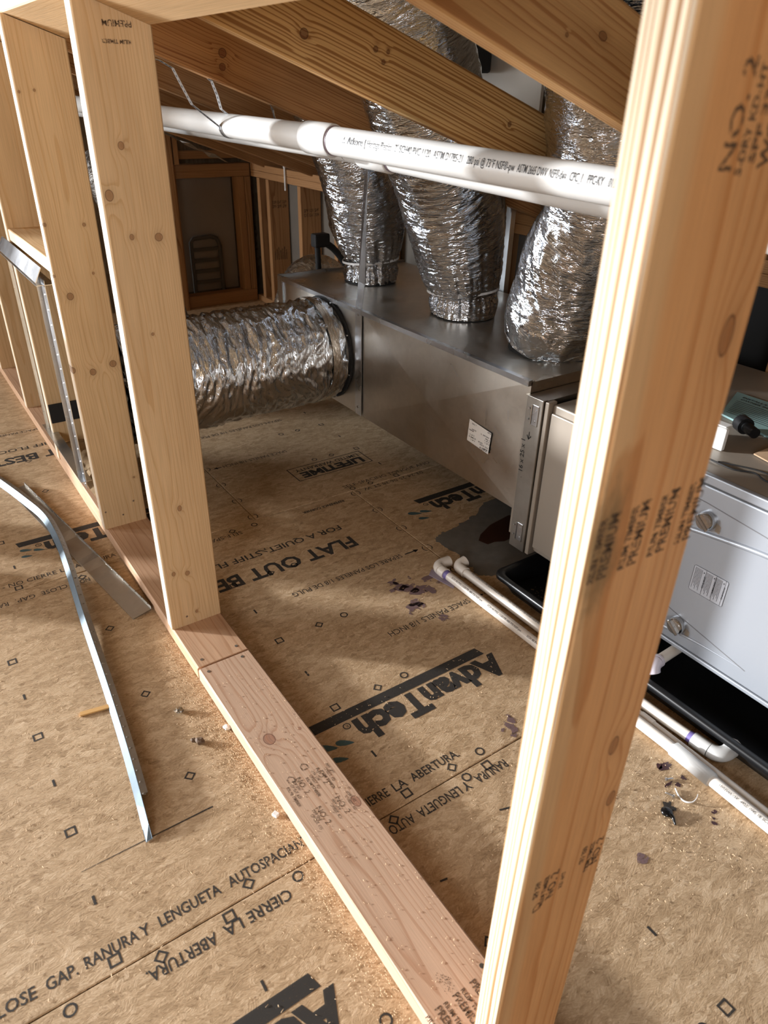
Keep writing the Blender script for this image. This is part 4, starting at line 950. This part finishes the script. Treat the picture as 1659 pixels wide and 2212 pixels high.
# =================================================================== AIR HANDLER AND PAN
XU, ZU0, ZU1, YU1 = 1.408, 0.098, 0.566, 1.235
un = thing('air_handler', (1.8, 0.3, ZU0), 'silver horizontal furnace cabinet behind the orange stud', 'air handler')
MB().cbox((XU+0.006, -0.45, ZU0), (2.180, YU1, ZU1), 0.004).build('cabinet', MAT['unitd'], un)
# bay door with shade put into its taupe colour, and the silver burner door
MB().cbox((XU-0.002, 0.80, ZU0+0.016), (XU+0.008, YU1-0.004, ZU1-0.022), 0.003).build('blower_door', MAT['unitd'], un)
dr = MB().cbox((XU-0.004, -0.44, ZU0+0.012), (XU+0.008, 0.795, 0.541), 0.004).build('burner_door', MAT['unit'], un)
MB().cbox((XU-0.006, -0.45, 0.545), (XU+0.010, 0.795, ZU1+0.001), 0.003).build('top_rail', MAT['unit'], un)
MB().cbox((XU-0.006, -0.45, ZU0-0.002), (XU+0.010, 0.795, ZU0+0.010), 0.003).build('bottom_rail', MAT['unit'], un)
def ridge(pts, r, nm, mat): MB().tube(catmull(pts, 24), r if not isinstance(r, tuple) else [r[0]+(r[1]-r[0])*i/23 for i in range(24)], 10).build(nm, mat, dr)
xq = XU-0.0035
ridge([(xq, 0.795, 0.418), (xq, 0.70, 0.433), (xq, 0.58, 0.448), (xq, 0.40, 0.458), (xq, 0.0, 0.462)], 0.0065, 'curved_ridge', MAT['unit'])
ridge([(xq, 0.795, 0.128), (xq, 0.74, 0.139), (xq, 0.65, 0.148), (xq, 0.543, 0.151)], (0.0075, 0.001), 'tapered_ridge', MAT['unit'])
def vee(pts, nm):
    m = MB(); m.ribbon([(XU-0.0042, y, z) for y, z in pts], (0,0,1), 0.0022, 0.0008); m.build(nm, plain(nm+'_groove', (104, 104, 106), 0.6), dr)
vee([(0.795, 0.505), (0.741, 0.502), (0.594, 0.487), (0.40, 0.465)], 'upper_crease'); vee([(0.795, 0.202), (0.741, 0.190), (0.65, 0.172), (0.545, 0.151)], 'lower_crease')
for z, y in ((0.463, 0.728), (0.163, 0.728)):
    k = MB().tube([(XU-0.004, y, z), (XU-0.012, y, z), (XU-0.020, y, z), (XU-0.023, y, z)], [0.023, 0.0235, 0.021, 0.018], 28).build('latch_knob', MAT['chrome'], un)
    MB().cbox((XU-0.030, y-0.005, z-0.021), (XU-0.021, y+0.005, z+0.021), 0.002, Matrix.Translation((0,y,z)) @ Matrix.Rotation(-0.9, 4, 'X') @ Matrix.Translation((0,-y,-z))).build('knob_grip', MAT['chrome'], k)
    m = MB(); m.add([(XU-0.0046, y-0.022, z-0.018), (XU-0.0046, y-0.034, z-0.020), (XU-0.0046, y-0.034, z-0.002), (XU-0.0046, y-0.022, z+0.004)], [(0,1,2,3)]); m.build('knob_recess', MAT['unitd'], un)
# warning label (three panels of fine print)
lx = XU-0.0046
def lbpt(u, v):  # u 0..1 along the width, v 0..1 down
    return Vector((lx, 0.728-0.088*u, 0.343-0.069*v))
m = MB(); m.add([lbpt(0,0), lbpt(1,0), lbpt(1,1), lbpt(0,1)], [(0,3,2,1)]); lab = m.build('warning_label', plain('label_film', (174, 178, 186), 0.4, 0.2), un)
m = MB(); e = Vector((-0.0003,0,0))
def lln(u0, v0, u1, v1, t=0.0008):
    a, b = lbpt(u0, v0)+e, lbpt(u1, v1)+e; dd = (b-a).normalized(); nn = dd.cross(Vector((1,0,0)))*t/2; m.add([a-nn, b-nn, b+nn, a+nn], [(0,1,2,3)])
for a in ((0.03,0,0.97,0),(1,0.04,1,0.96),(0.97,1,0.03,1),(0,0.96,0,0.04),(0,0.04,0.03,0),(0.97,0,1,0.04),(1,0.96,0.97,1),(0.03,1,0,0.96),(0.36,0,0.36,1),(0.66,0,0.66,1),(0.93,0.0,0.93,1.0)): lln(*a)
for ub, wd in ((0.30, 'ADVERTENCIA'), (0.60, 'AVERTISSEMENT'), (0.88, 'WARNING')):
    put_text(m, wd, lbpt(ub+0.035, 0.24)+e, (0,0,-1), (0,-1,0), 0.0034, 0.034, 0.03)
    m.add([lbpt(ub-0.005, 0.10)+e, lbpt(ub-0.005, 0.17)+e, lbpt(ub+0.035, 0.135)+e], [(0,1,2)])
    for i in range(7):
        u = ub-0.05-0.032*i; lln(u, 0.06, u, 0.90-0.1*(i % 3), 0.0009)
m.build('label_print', MAT['pipeink'] if False else plain('label_ink', (52, 54, 58), 0.6), lab)
# things lying on the cabinet top
o = thing('paper_manual', (1.82, 0.9, ZU1+0.001), 'pale teal printed manual lying flat on the furnace cabinet', 'booklet')
q = [(1.925, 1.02), (1.93, 0.70), (1.68, 0.68), (1.74, 0.95)]
m = MB(); m.add([(x, y, ZU1+0.001) for x, y in q]+[(x, y, ZU1+0.006) for x, y in q], [(3,2,1,0),(4,5,6,7),(0,1,5,4),(1,2,6,5),(2,3,7,6),(3,0,4,7)]); m.build('cover_sheet', MAT['papert'], o)
m = MB(); zz = ZU1+0.0064
put_text(m, 'INSTALLATION INSTRUCTIONS', (1.893, 0.985, zz), (0,-1,0), (1,0,0), 0.010, 0.23, 0.02); put_text(m, 'OWNER INFORMATION', (1.875, 0.98, zz), (0,-1,0), (1,0,0), 0.009, 0.17, 0.02)
for i in range(9): m.add([(1.86-0.012*i, 0.98-0.004*i, zz), (1.86-0.012*i, 0.74, zz), (1.8575-0.012*i, 0.74, zz), (1.8575-0.012*i, 0.98-0.004*i, zz)], [(3,2,1,0)])
m.build('cover_print', MAT['pipeink'], o)
o = thing('white_switch_box', (1.62, 0.84, ZU1), 'small white box with an open lid on top of the furnace cabinet', 'box')
MB().cbox((1.535, 0.812, ZU1+0.001), (1.549, 0.95, ZU1+0.056), 0.003).build('box_body', MAT['plastic'], o)
MB().cbox((1.540, 0.818, ZU1+0.057), (1.566, 0.95, ZU1+0.060), 0.001).build('box_lid', MAT['plastic'], o)
o = thing('black_knob_fitting', (1.662, 0.80, ZU1), 'black round plastic fitting lying by the white box on the cabinet', 'fitting')
MB().tube([(1.690, 0.866, ZU1+0.022), (1.676, 0.842, ZU1+0.022)], 0.021, 20).build('fitting_body', MAT['blackpl'], o); MB().tube([(1.676, 0.842, ZU1+0.022), (1.655, 0.805, ZU1+0.022)], 0.013, 16).build('fitting_stem', MAT['blackpl'], o)
o = thing('cover_plate', (1.57, 0.70, ZU1), 'tan cover plate with a round hole leaning on the furnace cabinet', 'plate')
m = MB(); q = [(1.585, 0.760, 0), (1.545, 0.60, 0), (1.640, 0.58, 0.012), (1.660, 0.745, 0.012)]
m.add([(x, y, ZU1+0.002+z) for x, y, z in q]+[(x, y, ZU1+0.005+z) for x, y, z in q], [(3,2,1,0),(4,5,6,7),(0,1,5,4),(1,2,6,5),(2,3,7,6),(3,0,4,7)]); m.build('plate_body', MAT['card'], o)
m = MB(); blot(m, 1.603, 0.675, 0.016, 0.020, ZU1+0.0128, 18, 0.0); m.build('round_hole', MAT['gap'], o)
o = MB(); o.tube(catmull([(1.47, 0.80, ZU1+0.004), (1.468, 0.74, ZU1+0.004), (1.49, 0.70, ZU1+0.005), (1.478, 0.66, ZU1+0.004), (1.50, 0.58, ZU1+0.004)], 30), 0.0022, 6)
tag(o.build('black_wire', MAT['blackru']), 'black wire trailing along the front of the cabinet top', 'wire', )
o = MB(); o.tube(catmull([(1.475, 0.78, ZU1+0.004), (1.51, 0.70, ZU1+0.005), (1.505, 0.64, ZU1+0.004), (1.48, 0.60, ZU1+0.004)], 24), 0.0018, 6)
tag(o.build('black_wire', MAT['blackru']), 'thinner black wire crossing the first one on the cabinet top', 'wire')

# black drain pan
pan = thing('drain_pan', (1.78, 0.3, 0.0), 'black plastic drain pan on the floor under the furnace cabinet', 'drain pan')
def ring_rect(x0, y0, x1, y1, r, z, n=5):
    out = []
    for cx_, cy_, a0 in ((x1-r, y1-r, 0), (x0+r, y1-r, 90), (x0+r, y0+r, 180), (x1-r, y0+r, 270)):
        for i in range(n): a = math.radians(a0+90*i/(n-1)); out.append((cx_+r*math.cos(a), cy_+r*math.sin(a), z))
    return out
prof = [(0.034, 0.001), (0.016, 0.040), (0.000, 0.046), (0.000, 0.058), (0.004, 0.061), (0.016, 0.061), (0.020, 0.057), (0.036, 0.005)]
L_ = [ring_rect(1.278+i, -0.62+i, 2.185-i, 1.256-i, 0.03, z) for i, z in prof]; n = len(L_[0]); m = MB()
vs = [p for l in L_ for p in l]; fs = [(k*n+j, k*n+(j+1) % n, (k+1)*n+(j+1) % n, (k+1)*n+j) for k in range(len(L_)-1) for j in range(n)]
m.add(vs, fs, True); m.add(L_[0], [tuple(reversed(range(n)))]); m.add(L_[-1], [tuple(range(n))]); m.build('pan_shell', MAT['blackpl'], pan)
for y, lb in ((-0.3, 'far'), (1.0, 'near')):
    tag(MB().cbox((1.46, y, 0.006), (2.12, y+0.05, ZU0-0.001), 0.004).build('support_rail', MAT['blackru']), 'black support rail under the %s end of the furnace cabinet in the drain pan' % lb, 'support')

# =================================================================== FLOOR PIPES
r = 0.0134
def elbow(m, c_, d_in, d_out, rad, R_, n=9):
    c_ = Vector(c_); a = Vector(d_in).normalized(); b = Vector(d_out).normalized()
    pts = [c_ - a*R_ + a*0 ]; pts = []
    for i in range(n):
        t = math.pi/2*i/(n-1); pts.append(c_ - a*R_ + a*R_*math.sin(t) + b*R_*(1-math.cos(t)))
    m.tube(pts, rad, 16)
def small_print(par, x, y0, y1, z, rr, txt, ang):
    m = MB(); seg = 0.16; y = y0
    while y - seg > y1:
        cyl_text(m, txt, (x, y, z), (0,-1,0), rr, 0.0, ang, 0.0055, seg*0.86, 0.0); y -= seg
    if m.f: m.build('pipe_print', MAT['pipeink'], par)
fa = thing('floor_drain_pipe', (1.193, 0.8, 0), 'front white drain pipe along the floor with an elbow and a sleeve', 'pipe', 'white drain pipes on the floor')
za = r+0.003
pa = MB().tube([(1.193, 1.395, za), (1.196, 1.0, za), (1.199, 0.575, za), (1.188, 0.20, za), (1.18, -0.4, za)], r, 20).build('pipe_run', MAT['pvc2'], fa)
m = MB(); m.tube([(1.193, 1.366, za), (1.193, 1.390, za)], 0.0172, 20); elbow(m, (1.193, 1.4172, za), (0,1,0), (1,0,0), 0.0172, 0.024); m.tube([(1.215, 1.4172, za), (1.246, 1.4165, za)], 0.0172, 20); m.build('elbow', MAT['pvc2'], fa)
MB().tube([(1.193, 1.352, za), (1.193, 1.367, za)], r+0.0006, 20).build('primer_ring', MAT['primer'], fa)
MB().tube([(1.1995, 0.552, za+.001), (1.1985, 0.552-.001, za+.001), (1.195, 0.452, za+.001), (1.194, 0.450, za+.001)], [r+.001, 0.0175, 0.0175, r+.001], 20).build('sleeve', MAT['pvc'], fa)
small_print(pa, 1.1945, 1.33, 0.66, za, r, 'SCH 40 PVC 1120 PR 480 PSI NSF-pw', 0.75); small_print(pa, 1.192, 0.43, 0.10, za, r, '10/SDI65 OK -4925 1945 1B SC-M PIECE', 0.9)
m = MB(); m.add([(1.158, 1.405, 0.002), (1.185, 1.425, 0.002), (1.205, 1.33, 0.002), (1.178, 1.31, 0.002), (1.158, 1.405, 0.004), (1.185, 1.425, 0.004), (1.205, 1.33, 0.004), (1.178, 1.31, 0.004)], [(3,2,1,0),(4,5,6,7),(0,1,5,4),(1,2,6,5),(2,3,7,6),(3,0,4,7)])
tag(m.build('pipe_strap_plate', plain('mauve_plate', (140, 128, 140), 0.5)), 'flat mauve strap plate under the elbow of the front drain pipe', 'plate')
fb_ = thing('floor_drain_pipe', (1.25, 0.9, 0), 'rear white drain pipe on the floor, ending in an elbow near the black pan', 'pipe', 'white drain pipes on the floor')
pbn = MB().tube([(1.2485, 1.355, za), (1.250, 1.0, za), (1.2565, 0.64, za), (1.262, 0.535, za)], r, 20).build('pipe_run', MAT['pvc2'], fb_)
m = MB(); m.tube([(1.2485, 1.338, za), (1.2485, 1.366, za)], 0.0172, 20); elbow(m, (1.2485, 1.3815, za), (0,1,0), (1,0,0.25), 0.0172, 0.018); m.tube([(1.262, 1.3815, za+.002), (1.283, 1.3815, za+0.007)], 0.0172, 20); m.build('elbow', MAT['pvc2'], fb_)
m = MB(); m.tube([(1.262, 0.545, za), (1.264, 0.505, za)], 0.0178, 20); elbow(m, (1.265, 0.478, za), (0,-1,0), (1,-0.05,0.12), 0.0178, 0.026); m.tube([(1.289, 0.477, za+0.003), (1.318, 0.4755, za+0.007)], 0.0178, 20); m.build('elbow', MAT['pvc'], fb_)
MB().tube([(1.2615, 0.556, za), (1.262, 0.544, za)], r+0.0007, 20).build('primer_ring', MAT['primer'], fb_)
MB().tube([(1.305, 0.476, za+0.005), (1.320, 0.4754, za+0.0072)], 0.0196, 8, smooth=False).build('hex_cap', MAT['pvc'], fb_)
small_print(pbn, 1.2515, 1.31, 0.62, za, r, 'PVC 1120 ASTM D-1785 SCH40 MADE IN USA', 1.15)
fc = thing('floor_drain_pipe', (1.22, 0.4, 0), 'middle thin white pipe on the floor lying between the other two', 'pipe', 'white drain pipes on the floor')
MB().tube([(1.2225, 0.70, 0.0125), (1.222, 0.50, 0.0125), (1.2195, 0.33, 0.0125), (1.213, -0.4, 0.0125)], 0.0105, 18).build('pipe_run', MAT['pvc2'], fc)
MB().tube([(1.2225, 0.66, 0.0125), (1.2225, 0.625, 0.0125)], 0.0122, 18).build('sleeve', MAT['pvc2'], fc)
fd = thing('condensate_pipe', (1.45, 0.72, 0.05), 'white printed pipe coming out from under the furnace over the pan', 'pipe')
m = MB(); m.tube([(1.75, 0.735, 0.0765), (1.345, 0.722, 0.0765)], r, 20); pd = m.build('pipe_run', MAT['pvc2'], fd)
m = MB(); m.tube([(1.352, 0.7222, 0.0765), (1.345, 0.722, 0.0765)], 0.0172, 20); elbow(m, (1.322, 0.7215, 0.0765), (-1,0,0), (0,-0.5,-0.85), 0.0172, 0.020); m.build('elbow', plain('lavender_pvc', (214, 208, 218), 0.35), fd)
m = MB(); zz = 0.0765
def xtxt(s, x0, x1, a0, cap): 
    vs, fs = text_tris(s, 0.02); q0 = min(v[0] for v in vs); q1 = max(v[0] for v in vs)
    m.add([(x0+(v[0]-q0)/(q1-q0)*(x1-x0), 0.728-(r+.0006)*math.cos(a0-v[1]/CAP*cap/r), zz+(r+.0006)*math.sin(a0-v[1]/CAP*cap/r)) for v in vs], fs)
xtxt('PPFA', 1.445, 1.415, 1.5, 0.009); xtxt('11242214', 1.408, 1.365, 1.2, 0.009)
m.build('pipe_print', MAT['marker'], pd)

# grey mastic patch on the floor under the filter rack
m = MB(); px_ = [(1.298,1.555),(1.33,1.575),(1.40,1.585),(1.47,1.60),(1.53,1.61),(1.60,1.66),(1.72,1.66),(1.78,1.50),(1.75,1.30),(1.60,1.27),(1.50,1.285),(1.40,1.30),(1.33,1.30),(1.292,1.318),(1.280,1.335),(1.305,1.36),(1.285,1.39),(1.30,1.42),(1.31,1.45),(1.300,1.50)]
pj = []
for i in range(len(px_)):
    (ax, ay), (bx_, by_) = px_[i], px_[(i+1) % len(px_)]
    for k in range(8): pj.append((ax+(bx_-ax)*k/8+0.012*noise.noise((i*3.1+k*0.55, 1.7, 0)), ay+(by_-ay)*k/8+0.012*noise.noise((i*3.1+k*0.55, 7.7, 0))))
m.add([(x, y, 0.0012) for x, y in pj], [tuple(reversed(range(len(pj))))])
mp = tag(m.build('mastic_patch', MAT['tape']), 'ragged grey mastic patch on the floor below the filter door', 'patch')
m = MB(); q = [(1.42,1.475),(1.45,1.50),(1.52,1.53),(1.62,1.545),(1.66,1.50),(1.62,1.45),(1.55,1.43),(1.49,1.425),(1.46,1.44),(1.43,1.44)]
m.add([(x, y, 0.0016) for x, y in q], [tuple(reversed(range(len(q))))]); m.build('bare_spot', MAT['brownp'], mp)

# =================================================================== LOOSE THINGS ON THE FLOOR
def trim_strip(name, pts, label, ht, lip, lean):
    o = thing(name, pts[0], label, 'metal strip', 'cut metal edge strips on the floor')
    return o
# folded strip: upright flange with a dimpled lip
o = thing('metal_edge_strip', (0.2, 1.7, 0), 'long bent metal strip standing on edge, its pointed end nearest the camera', 'metal strip', 'cut metal strips on the floor')
pts = catmull([(0.10, 2.92, 0.002), (0.160, 2.735, 0.002), (0.212, 2.52, 0.004), (0.240, 2.36, 0.010), (0.243, 2.19, 0.014), (0.232, 2.01, 0.014), (0.207, 1.73, 0.008), (0.185, 1.44, 0.002), (0.163, 1.20, 0.001), (0.138, 0.985, 0.001)], 60)
H = 0.022
m = MB(); vs = []; fs = []
for i, p in enumerate(pts):
    k = min(i, 59-i); h = H*(1.0 if i < 57 else (0.85, 0.6, 0.15)[i-57])
    tw = 0.013
    vs += [p, p+Vector((tw, 0, h)), p+Vector((tw+0.001, 0, h)), p+Vector((0.001, 0, 0))]
for i in range(59):
    for j in range(4): fs.append((i*4+j, i*4+(j+1) % 4, (i+1)*4+(j+1) % 4, (i+1)*4+j))
m.add(vs, fs); m.build('upright_flange', MAT['strip'], o)
m = MB(); vs = []; fs = []
for i, p in enumerate(pts[:57]):
    q = p+Vector((0.013, 0, H)); vs += [q, q+Vector((0.0145, 0, -0.0025)), q+Vector((0.0145, 0, -0.0035)), q+Vector((0, 0, -0.001))]
for i in range(56):
    for j in range(4): fs.append((i*4+j, i*4+(j+1) % 4, (i+1)*4+(j+1) % 4, (i+1)*4+j))
m.add(vs, fs); dimples(m, [p+Vector((0.020, 0, H-0.0015)) for p in pts[2:57:1]], (0.3,0,0.95), 0.0042); m.build('dimpled_lip', MAT['galvd'], o)
o = thing('metal_edge_strip', (0.3, 2.1, 0), 'shorter flat metal strip with a dimpled lip lying against the bottom plate', 'metal strip', 'cut metal strips on the floor')
qa, qb = Vector((0.245, 2.66, 0.0)), Vector((0.389, 1.69, 0.0)); dq = (qb-qa).normalized(); nq = Vector((dq.y, -dq.x, 0)).normalized(); nq = nq if nq.x < 0 else -nq
m = MB(); n = 24; vs = []; fs = []
for i in range(n):
    p = qa+(qb-qa)*i/(n-1); z = 0.004+0.006*abs(noise.noise((i*0.35, 2, 2)))+(0.006 if i in (9, 10, 15) else 0)
    vs += [p+Vector((0,0,z+0.006)), p+nq*0.056+Vector((0,0,z*0.6)), p+nq*0.056+Vector((0,0,z*0.6-0.001)), p+Vector((0,0,z+0.005))]
for i in range(n-1):
    for j in range(4): fs.append((i*4+j, i*4+(j+1) % 4, (i+1)*4+(j+1) % 4, (i+1)*4+j))
m.add(vs, fs); m.add([vs[0], vs[1], vs[2], vs[3]], [(0,1,2,3)]); m.build('flat_flange', MAT['galv'], o)
m = MB(); m.ribbon([qa+(qb-qa)*i/(n-1)+Vector((0,0,0.013+0.004*abs(noise.noise((i*0.35, 2, 2))))) for i in range(n)], (0,0,1), 0.014, 0.0012)
dimples(m, [qa+(qb-qa)*(i+0.5)/26+nq*0.001+Vector((0,0,0.019)) for i in range(26)], (-0.3,0,0.95), 0.0032); m.build('dimpled_lip', MAT['galvd'], o)
# wood shim
o = board_mb(0.085, 0.013, 0.004, 0.0005).build('wood_shim', MAT['shav'], None, frame3((0.118, 1.398, 0.0045), (0.0, 1.0, 0), (0,0,-1), (1,-0.17,0)) if False else frame3((0.118, 1.392, 0.0046), Vector((0.17,1,0)), (0,0,-1), Vector((1,-0.17,0))))
tag(o, 'thin wood shim on the floor under the standing metal strip', 'shim')
def crumple(x, y, z, s, mat, name, label, cat):
    bm = bmesh.new(); bmesh.ops.create_icosphere(bm, subdivisions=2, radius=s)
    for v in bm.verts: v.co *= 1+0.7*noise.noise(v.co*(1.4/s)+Vector((x*9, y*9, 1)))
    m = MB(); bm.verts.index_update(); zmin = min(v.co.z for v in bm.verts)*0.6
    m.add([Vector((v.co.x+x, v.co.y+y, v.co.z*0.6+z-zmin)) for v in bm.verts], [tuple(v.index for v in f.verts) for f in bm.faces]); bm.free()
    return tag(m.build(name, mat), label, cat)
crumple(0.317, 1.281, 0.0005, 0.010, MAT['foilf'], 'foil_scrap', 'tiny crumpled foil scrap on the sawdust left of the bottom plate', 'scrap')
crumple(0.322, 1.165, 0.0005, 0.010, plain('dried_glue', (96, 74, 54), 0.7), 'glue_crumb', 'brown curled crumb on the floor left of the bottom plate', 'scrap')
crumple(0.311, 1.178, 0.0005, 0.006, bpy.data.materials['dried_glue'], 'glue_crumb', 'smaller brown crumb touching the curled one', 'scrap')
crumple(0.390, 1.171, 0.0005, 0.008, plain('white_fluff', (228, 224, 216), 0.9), 'fluff_scrap', 'bit of white fluff at the edge of the bottom plate', 'scrap')
tag(MB().cbox((-.005, -.006, 0), (.005, .006, .008), 0.0008, Matrix.Translation((0.378, 0.900, 0.0005)) @ Matrix.Rotation(0.4, 4, 'Z')).build('white_spacer', MAT['plastic']), 'small white plastic cube beside the bottom plate', 'spacer')
# black blob with tail, screws, cable-tie end
o = MB(); bm = bmesh.new(); bmesh.ops.create_uvsphere(bm, u_segments=18, v_segments=10, radius=0.0125)
for v in bm.verts: v.co = Vector((v.co.x, v.co.y, v.co.z*0.45+0.0052)) * 1.0; v.co += Vector((0,0,0)) + v.co.normalized()*0.001*noise.noise(v.co*300)
bm.verts.index_update(); o.add([v.co+Vector((1.056, 0.459, 0)) for v in bm.verts], [tuple(v.index for v in f.verts) for f in bm.faces], True); bm.free()
o.tube(catmull([(1.056, 0.452, 0.004), (1.056, 0.444, 0.004), (1.051, 0.437, 0.003), (1.047, 0.431, 0.002)], 10), [0.006, 0.0055, 0.005, 0.004, 0.0035, 0.003, 0.0027, 0.0025, 0.0022, 0.002], 8)
tag(o.build('caulk_blob', plain('black_caulk', (12, 12, 13), 0.22)), 'shiny black blob with a short tail on the floor right of the orange stud', 'blob')
m = MB(); blot(m, 1.073, 0.466, 0.014, 0.011, 0.0009, 20, 0.6); tag(m.build('caulk_smear', MAT['ink']), 'dry black smear touching the black blob', 'smear')
def screw(x, y, ang, label):
    o = thing('sheet_metal_screw', (x, y, 0.004), label, 'screw', 'loose screws on the floor')
    W = Matrix.Translation((x, y, 0.0042)) @ Matrix.Rotation(ang, 4, 'Z')
    h = [W @ Vector(p) for p in ((0,0,0),(0.0035,0,0),(0.004,0,0))]
    m = MB(); m.tube(h, [0.0038, 0.0038, 0.002], 6, smooth=False); m.build('screw_head', MAT['galvb'], o)
    m = MB(); nS = 26; m.tube([W @ Vector((0.004+0.016*i/(nS-1), 0, -0.0018*i/(nS-1))) for i in range(nS)], [(0.0017 if i % 2 else 0.0013)*(1-0.75*max(0, i-20)/6) for i in range(nS)], 8); m.build('screw_shank', MAT['galvb'], o)
screw(1.124, 0.513, -0.35, 'loose screw by the red drops, left one of two'); screw(1.102, 0.474, 1.9, 'loose screw near the white curled tie, right one of two')
o = MB(); o.ribbon(catmull([(1.122, 0.487, 0.0035), (1.112, 0.470, 0.003), (1.110, 0.455, 0.004), (1.118, 0.444, 0.007), (1.130, 0.443, 0.010), (1.141, 0.447, 0.013)], 24), (0,0,1), 0.0032, 0.0012)
tag(o.build('zip_tie_offcut', MAT['plastic']), 'white curled zip tie end on the floor against the front drain pipe', 'zip tie')
# sawdust and shavings
random.seed(11)
m = MB()
def chip(x, y, z, l, wd, th=0.0008):
    a = random.uniform(0, 6.28); ti = random.uniform(-0.3, 0.3); d = Vector((math.cos(a), math.sin(a), 0))*l/2; e = Vector((-math.sin(a), math.cos(a), ti))*wd/2
    p = Vector((x, y, z+th+abs(ti)*wd/2)); u = Vector((0,0,th))
    m.add([p-d-e, p+d-e*0.4, p+d*0.8+e, p-d*0.7+e, p+u], [(0,1,4),(1,2,4),(2,3,4),(3,0,4)])
for i in range(2600):
    y = random.uniform(0.45, 1.60); dx = abs(random.gauss(0, 0.035))
    if random.random() < 0.35: y = random.gauss(1.15, 0.12)
    chip(XW-0.002-dx, y, 0.0003, random.uniform(0.0012, 0.005), random.uniform(0.0008, 0.002))
for i in range(700): chip(random.uniform(-0.25, XW-0.01), random.uniform(0.4, 1.9), 0.0003, random.uniform(0.002, 0.008), random.uniform(0.0008, 0.0018))
for i in range(220): chip(min(1.16, random.gauss(1.08, 0.08)), random.gauss(0.44, 0.14), 0.0009, random.uniform(0.002, 0.007), random.uniform(0.0008, 0.002))
for i in range(700): chip(random.uniform(XW+WW+0.005, 1.15), random.uniform(0.3, 1.35), 0.0006, random.uniform(0.0015, 0.006), random.uniform(0.0008, 0.0018))
m.build('sawdust', MAT['dust']); tag(bpy.data.objects['sawdust'], 'pale sawdust and chips scattered on the floor along the bottom plate', 'sawdust', None, 'stuff')
m = MB()
for i in range(260): chip(random.uniform(XW+0.006, XW+WW-0.006), random.uniform(0.33, 1.30), T, random.uniform(0.0012, 0.006), random.uniform(0.0006, 0.0014))
m.build('wood_crumbs', MAT['dust']); tag(bpy.data.objects['wood_crumbs'], 'fine wood crumbs lying on top of the near bottom plate', 'sawdust', None, 'stuff')
m = MB()
for i in range(90): chip(random.uniform(1.32, 1.40), random.uniform(1.03, 1.18), 0.0055, random.uniform(0.0015, 0.004), 0.0012)
m.build('pan_crumbs', MAT['dust']); tag(bpy.data.objects['pan_crumbs'], 'pale crumbs in the bottom of the black drain pan', 'sawdust', None, 'stuff')
# two unseen boxes added left of view to keep low sun off the floor
for w0, w1, h, lb in ((1.925, 2.185, 0.86, 'added unseen box blocking the low sun, nearer one'), (2.295, 2.545, 0.84, 'added unseen box blocking the low sun, farther one')):
    x = -0.55; wd = (w1-w0)*0.743/2; cz = Vector((x, (w0+w1)/2-0.9*x, 0.001)); az = math.atan2(0.669, 0.743)
    W = Matrix.Translation(cz) @ Matrix.Rotation(-az, 4, 'Z')
    o = thing('sun_blocker', cz, lb, 'box', 'added sun blockers')
    MB().cbox((-wd, -wd, 0), (wd, wd, h), 0.004, W).build('blocker_body', MAT['card'], o)
    MB().box((-wd, -0.025, h), (wd, 0.025, h+0.0006), W).build('blocker_tape', MAT['kraft'], o)
